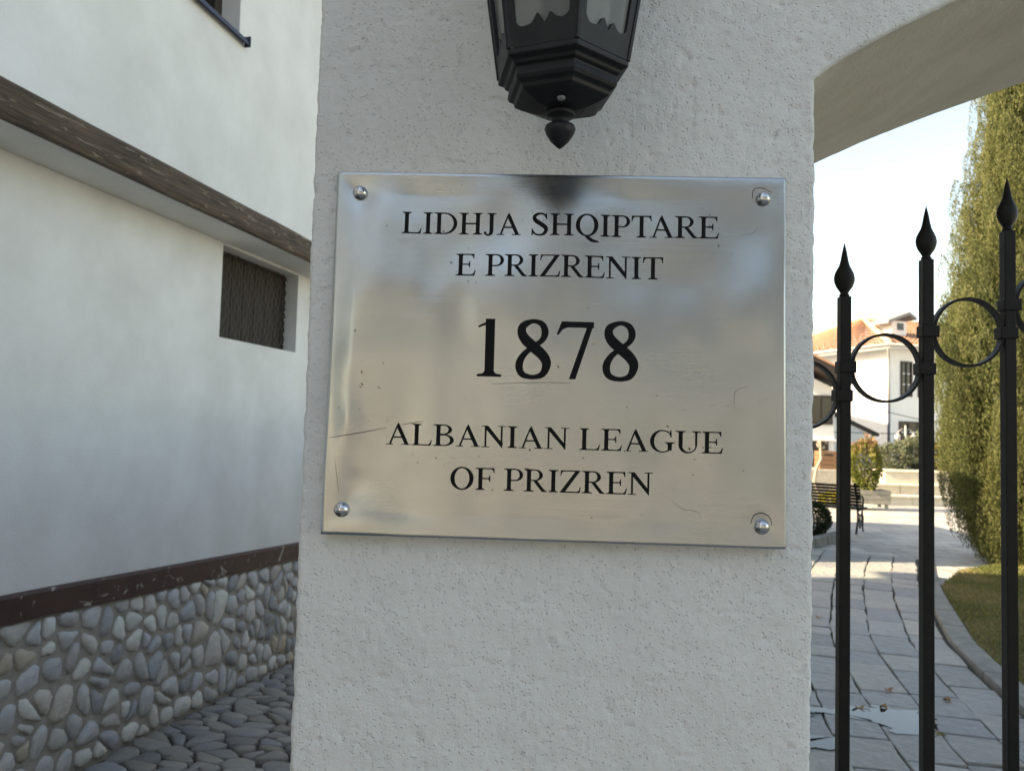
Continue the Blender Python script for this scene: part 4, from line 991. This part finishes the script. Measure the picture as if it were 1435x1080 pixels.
# wooden planter with the shrub
PYY = 18.4; c = at_depth(1212, 690, PYY)
plt = thing('wooden_planter', 'long weathered wooden planter box on short legs', 'planter', loc=(c[0], PYY, 0))
for k in range(3): MB().box(-.55, .50, -.25, -.225, .10+k*.11, .20+k*.11).build('front_board', 'wood_grey', plt)
MB().box(-.55, .50, .225, .25, .10, .42).build('back_board', 'wood_grey', plt)
for x in (-.55, .475): MB().box(x, x+.025, -.225, .225, .10, .42).build('side_board', 'wood_grey', plt)
MB().box(-.525, .475, -.224, .224, .12, .38).build('soil', 'soil', plt)
for x in (-.5, .4):
    for y in (-.2, .14): MB().box(x, x+.06, y, y+.06, 0, .10).build('leg', 'wood_grey', plt)
bush('photinia_shrub', 'bright shrub with reddish tips growing in the wooden planter', (c[0]+.0, PYY, .38), .36, .62, 3600, .085, 'photinia', rng, top_tint=.55, base_tint=.30, lump=.12)
# lamp post
lp = at_depth(1269, 640, 22.0); lamp = thing('lamp_post', 'pale garden lamp post with two white lanterns', 'lamp post', loc=(lp[0], 22.0, .74))
top = float(at_depth(1269, 596, 22.0)[2])-.74
MB().tube([(0, 0, 0), (0, 0, top)], [.035, .025], 10).build('pole', 'gutter', lamp, True)
for sx in (-1, 1):
    MB().tube([(0, 0, top-.16), (sx*.10, 0, top-.10), (sx*.21, 0, top-.18), (sx*.22, 0, top-.26)], .012, 6).build('arm', 'gutter', lamp, True)
    h_ = MB().lathe([(.03, top-.50), (.06, top-.46), (.085, top-.30), (.03, top-.24), (.01, top-.22)], 6, (sx*.22, 0)).build('lantern_head', 'lamp_glass', lamp)
    MB().lathe([(.09, top-.30), (.05, top-.26), (.012, top-.21)], 6, (sx*.22, 0)).build('cap', 'gutter', h_)
for px, Y, rx, rz_, m, lab in ((1254, 21.4, .42, .38, 'greybush', 'grey green bush left of the pale lamp post'), (1286, 21.5, .40, .50, 'greybush', 'grey green bush right of the pale lamp post'),
                               (1318, 21.3, .55, .42, 'ochrebush', 'ochre bush on the terrace between gate bar and cypress'), (1345, 22.0, .7, .6, 'greybush', 'grey green bush on the terrace behind the cypress')):
    q = at_depth(px, 660, Y); bush('terrace_bush', lab, (q[0], Y, .74), rx, rz_, 2600, .09, m, rng)

# far white house with tiled roof
HY = 28.0; hc = at_depth(1247, 600, HY); ez = float(at_depth(1258, 486, HY)[2])
dirL = np.array([-1.27, 3.8]); dirL /= np.linalg.norm(dirL); dirR = np.array([dirL[1], -dirL[0]])      # along left face (away), along right face
# local frame: x along the right face, y along the left face
HM = Matrix(((dirR[0], dirL[0], 0, hc[0]), (dirR[1], dirL[1], 0, hc[1]), (0, 0, 1, .74), (0, 0, 0, 1)))
fh = thing('garden_house', 'large white house with orange tiled roof beyond the terrace', 'house', mw=HM)
EH = ez-.74; LX, LY = 11.0, 8.5
def hloc(px, py, side):
    """pixel on the right ('R', local y=0) or left ('L', local x=0) face -> (along, z)"""
    n_ = np.array([dirL[0], dirL[1], 0]) if side == 'R' else np.array([dirR[0], dirR[1], 0])
    p = on_plane(px, py, np.array([hc[0], hc[1], 0]), n_)-np.array([hc[0], hc[1], .74])
    return float(p[:2] @ (dirR if side == 'R' else dirL)), float(p[2])
MB().box(0, LX, 0, LY, -.4, EH).build('wall', 'house_white', fh)
# hipped roof of corrugated tile courses
OV = .55
_best = min(((vis_px(np.array(HM @ Vector((a/20, LY/2, EH+h/20)))), a/20, h/20) for a in range(10, 90) for h in range(10, 60)), key=lambda q: abs(q[0][0]-1211)+abs(q[0][1]-450))
RA, RH = _best[1], _best[2]
def roof_plane(a, b, c, d, name):
    """quad a,b (eave) c,d (ridge) -> barrel-tile relief"""
    a, b, c, d = [np.array(p, float) for p in (a, b, c, d)]; ln = np.linalg.norm(b-a); nu = int(ln/.05); rows = int(np.linalg.norm((d-a))/.32)
    nrm = np.cross(b-a, d-a); nrm /= np.linalg.norm(nrm); vs, fs = [], []
    for r in range(rows):
        for e, v in ((0, r/rows), (1, (r+1)/rows)):
            for i in range(nu+1):
                u = i/nu; p = (a+(b-a)*u)*(1-v)+(d+(c-d)*u)*v; w = .045*abs(math.sin(math.pi*(u*ln)/.20))+(.045 if e == 0 else .012); vs.append(p+nrm*w)
        o = 2*r*(nu+1)
        for i in range(nu): fs.append((o+i, o+i+1, o+nu+2+i, o+nu+1+i))
    for i in range(nu): vs_ = None
    return MB().add(vs, fs).build(name, 'tile', fh, True)
e00, e10, e11, e01 = (-OV, -OV, EH), (LX+OV, -OV, EH), (LX+OV, LY+OV, EH), (-OV, LY+OV, EH)
r0_, r1_ = (RA, LY/2, EH+RH), (LX-RA, LY/2, EH+RH)
roof_plane(e01, e00, r0_, r0_, 'roof_tiles'); roof_plane(e00, e10, r1_, r0_, 'roof_tiles'); roof_plane(e10, e11, r1_, r1_, 'roof_tiles'); roof_plane(e11, e01, r0_, r1_, 'roof_tiles')
for a, b in ((e00, r0_), (e01, r0_), (r0_, r1_), (e10, r1_)):
    a, b = np.array(a), np.array(b); MB().tube([a+(0, 0, .06), (a+b)/2+(0, 0, .07), b+(0, 0, .07)], .11, 8).build('ridge_tiles', 'ridge', fh, True)
MB().box(-OV, LX+OV, -OV, LY+OV, EH-.10, EH-.012).build('eave_boards', 'house_white', fh)
m_ = MB(); m_.tube([(-OV-.05, LY+OV, EH+.0), (-OV-.05, -OV-.05, EH), (LX+OV, -OV-.05, EH)], .06, 8); m_.build('gutter', 'gutter', fh, True)
dp = hloc(1243.5, 600, 'L')
MB().tube([(-OV, -OV+.1, EH-.05), (-OV*.6, -OV*.5, EH-.25), (-.07, -.02, EH-.62), (-.07, -.02, EH-1.0), (-.07, -.02, EH-2.1)], .045, 8).build('downpipe', 'gutter', fh, True)
MB().tube([(-.07, -.02, EH-2.102), (-.07, -.02, -.3)], .05, 8).build('downpipe_shade', 'pipe', fh, True)  # same downpipe lower down, its shade painted as a dark colour
def house_window(x0, x1, z0, z1, cols=2, rows=3):
    f = MB()
    f.box(x0, x0+.07, -.05, -.002, z0, z1); f.box(x1-.07, x1, -.05, -.002, z0, z1); f.box(x0+.07, x1-.07, -.05, -.002, z0, z0+.07); f.box(x0+.07, x1-.07, -.05, -.002, z1-.07, z1)
    for k in range(1, cols): x = x0+(x1-x0)*k/cols; f.box(x-.03, x+.03, -.045, -.003, z0+.07, z1-.07)
    w = f.build('window', 'frame_dark', fh)
    for i in range(cols):
        for j in range(rows):
            a = x0+.05+(x1-x0-.10)*i/cols; b = a+(x1-x0-.10)/cols; c_ = z0+.05+(z1-z0-.1)*j/rows; d_ = c_+(z1-z0-.1)/rows
            MB().box(a+.03, b-.03, -.012, -.004, c_+.025, d_-.025).build('pane', 'glass_dark', w)
wa, wb = hloc(1261.5, 506, 'R'), hloc(1277.5, 556, 'R'); house_window(wa[0], wb[0], wb[1], wa[1])
house_window(wb[0]+.28, wb[0]+.28+wb[0]-wa[0], wb[1], wa[1])
house_window(wb[0]+2.4, wb[0]+2.4+wb[0]-wa[0], wb[1], wa[1])
la, lb = hloc(1259.5, 590, 'R'), hloc(1289, 619, 'R'); house_window(la[0], lb[0]+.3, lb[1]-.05, la[1], 3, 2)
fbx = MB().box(la[0]-.2, lb[0]+.4, -.30, -.052, lb[1]-.28, lb[1]-.06).build('flower_box', 'frame_dark', fh)
# chimney with slab cover
chp = np.array(at_depth(1253, 462, 29.8)); hi = HM.inverted() @ Vector(chp); cw = .42
m_ = MB(); m_.box(hi.x-cw, hi.x+cw-.12, hi.y-.3, hi.y+.3, EH+.4, hi.z+.30); ch = m_.build('chimney', 'house_white', fh)
MB().box(hi.x-.16, hi.x+.16, hi.y-.31, hi.y-.302, hi.z-.05, hi.z+.22).build('chimney_vent', 'glass_dark', ch)
MB().prism([(hi.x-cw-.35, hi.y-.5, hi.z+.16), (hi.x+.28, hi.y-.5, hi.z+.54), (hi.x+.62, hi.y-.5, hi.z+.36), (hi.x+.62, hi.y-.5, hi.z+.46), (hi.x+.28, hi.y-.5, hi.z+.66), (hi.x-cw-.35, hi.y-.5, hi.z+.27)], (0, 1.0, 0)).build('chimney_slab', 'slate', ch)
gb = np.array(HM @ Vector(((la[0]+lb[0])/2+.1, -.17, lb[1]-.10)))
t_ = bush('geraniums', 'red flowering geraniums in the box under the lower window', gb, .55, .10, 900, .09, 'box', rng, stems=3, cat='flowers')
rr = sphere_dirs(60, rng)*np.array([.6, .2, .12])+np.array([0, -.05, .14]); link('blooms', leaf_mesh('blooms', rr, sphere_dirs(60, rng), rng.uniform(.05, .09, 60), .8, rng, np.zeros(60)), 'red', t_)
# neighbouring porch house, mostly behind the pillar
PY2 = 22.6
def px2(x, y): q = at_depth(x, y, PY2); return float(q[0]), float(q[2])
x_r = px2(1169, 600)[0]; ph = thing('porch_house', 'white house with dark wooden eaves just right of the pillar', 'house', loc=(0, 0, 0))
zt = px2(1150, 544)[1]
MB().box(x_r-4.5, x_r, PY2, PY2+4.5, .5, zt).build('wall', 'house_white', ph)
ze0 = px2(1169, 541)[1]; ze1 = px2(1140, 541)[1]
m_ = MB(); m_.prism([(x_r-4.9, PY2-.7, zt+2.4), (x_r+.25, PY2-.7, ze0+.02), (x_r+.25, PY2-.7, ze0+.24), (x_r-4.9, PY2-.7, zt+2.75)], (0, 5.8, 0)); m_.build('roof', 'frame_dark', ph)
MB().prism([(x_r-4.9, PY2-.72, zt+2.755), (x_r+.3, PY2-.72, ze0+.245), (x_r+.3, PY2-.72, ze0+.31), (x_r-4.9, PY2-.72, zt+2.85)], (0, 5.84, 0)).build('roof_tiles', 'tile', ph)
MB().prism([(x_r-4.4, PY2+.002, zt), (x_r, PY2+.002, zt), (x_r-4.4, PY2+.002, zt+2.1)], (0, 4.4, 0)).build('gable', 'house_white', ph)
a, b = px2(1118, 553), px2(1166, 595)
w_ = MB(); w_.box(a[0], b[0], PY2-.06, PY2-.003, b[1], a[1]); w_ = w_.build('window', 'frame_dark', ph)
for k in range(3):
    u0 = a[0]+.06+(b[0]-a[0]-.06)*k/3; MB().box(u0, u0+(b[0]-a[0])/3-.08, PY2-.068, PY2-.062, b[1]+.07, a[1]-.07).build('pane', 'glass_dark', w_)
a, b = px2(1100, 617), px2(1160, 668); MB().box(a[0], b[0], PY2-.05, PY2-.004, .74, a[1]).build('porch_opening', 'frame_dark', ph)
MB().box(px2(1100, 600)[0], px2(1170, 600)[0]+.02, PY2-.10, PY2-.003, b[1]+1.05, b[1]+1.09).build('string_course', 'house_white', ph)
MB().box(1.5, 7.3, 27.4, 34, .5, 5.7).build('shade_block', 'house_white', ph)  # unseen block with roof, added to shade the far house's lower wall
MB().prism([(1.1, 27.1, 5.702), (7.6, 27.1, 5.702), (4.4, 27.1, 7.0)], (0, 7.2, 0)).build('shade_block_roof', 'tile', ph)
# things in front of it
cq = at_depth(1157, 668, 21.6); cr = thing('wooden_crate', 'brown wooden crate standing by the porch house', 'crate', loc=(cq[0], 21.6, .745))
for k in range(4): MB().box(-.24, .24, -.2, .2, k*.125, k*.125+.115).build('crate_board', 'wood_brown', cr)
MB().box(-.12, .12, -.206, -.201, .38, .42).build('hand_slot', 'glass_dark', cr)
vq = at_depth(1146, 690, 19.0)
vt = MB().tube([(0, 0, 0), (-.16, 0, .25), (-.26, .02, .55), (-.22, .0, .85), (-.10, 0, 1.1), (-.12, 0, 1.35), (-.10, .05, 1.6)], [.05, .045, .04, .035, .035, .03, .02], 8)
vine = thing('old_vine', 'bare twisting pale vine trunk at the pillar edge', 'vine', loc=(vq[0]+.18, 19.0, 0)); vt.build('trunk', 'vine', vine, True)
m_ = MB()
for k in range(4): m_.tube([(-.1+.10*math.cos(q), .05*k-.1, 1.45+.10*math.sin(q)) for q in np.linspace(.4*k, .4*k+5, 12)], .008, 5)
m_.build('tendrils', 'vine', vine, True)
yq = at_depth(1163, 690, 18.6); bush('yellow_plant', 'small yellow leafed plant behind the bench', (yq[0], 18.6, 0), .22, .16, 700, .06, 'yellow', rng, cat='plant')
# lean-to roof in front of the big house
sh_a, sh_b = at_depth(1170, 577, 24.5), at_depth(1232, 607, 24.5)
st = thing('garden_shed', 'small shed with dark sloping roof behind the bright shrub', 'shed')
MB().prism([(sh_a[0], 24.5, sh_a[2]), (sh_b[0], 24.5, sh_b[2]), (sh_b[0], 24.5, sh_b[2]-.10), (sh_a[0], 24.5, sh_a[2]-.10)], (0, 1.6, 0)).build('roof', 'frame_dark', st)
MB().prism([(sh_a[0], 24.6, .5), (sh_b[0]-.2, 24.6, .5), (sh_b[0]-.2, 24.6, sh_b[2]-.03), (sh_a[0], 24.6, sh_a[2]-.13)], (0, 1.3, 0)).build('wall', 'house_white', st)
# cables
for (p, q, sag, lab) in (((1165, 551), (1330, 594), .12, 'thin black cable sloping down in front of the white house'), ((1165, 605), (1330, 608), .02, 'thin black cable stretched low in front of the white house')):
    a, b = at_depth(*p, 23.5), at_depth(*q, 26.0); pts = [a+(b-a)*k/14-np.array([0, 0, sag*4*(k/14)*(1-k/14)]) for k in range(15)]
    o = MB().tube(pts, .012, 5).build('power_cable', 'black', None, True); tag(o, lab, 'cable', 'cables by the white house')
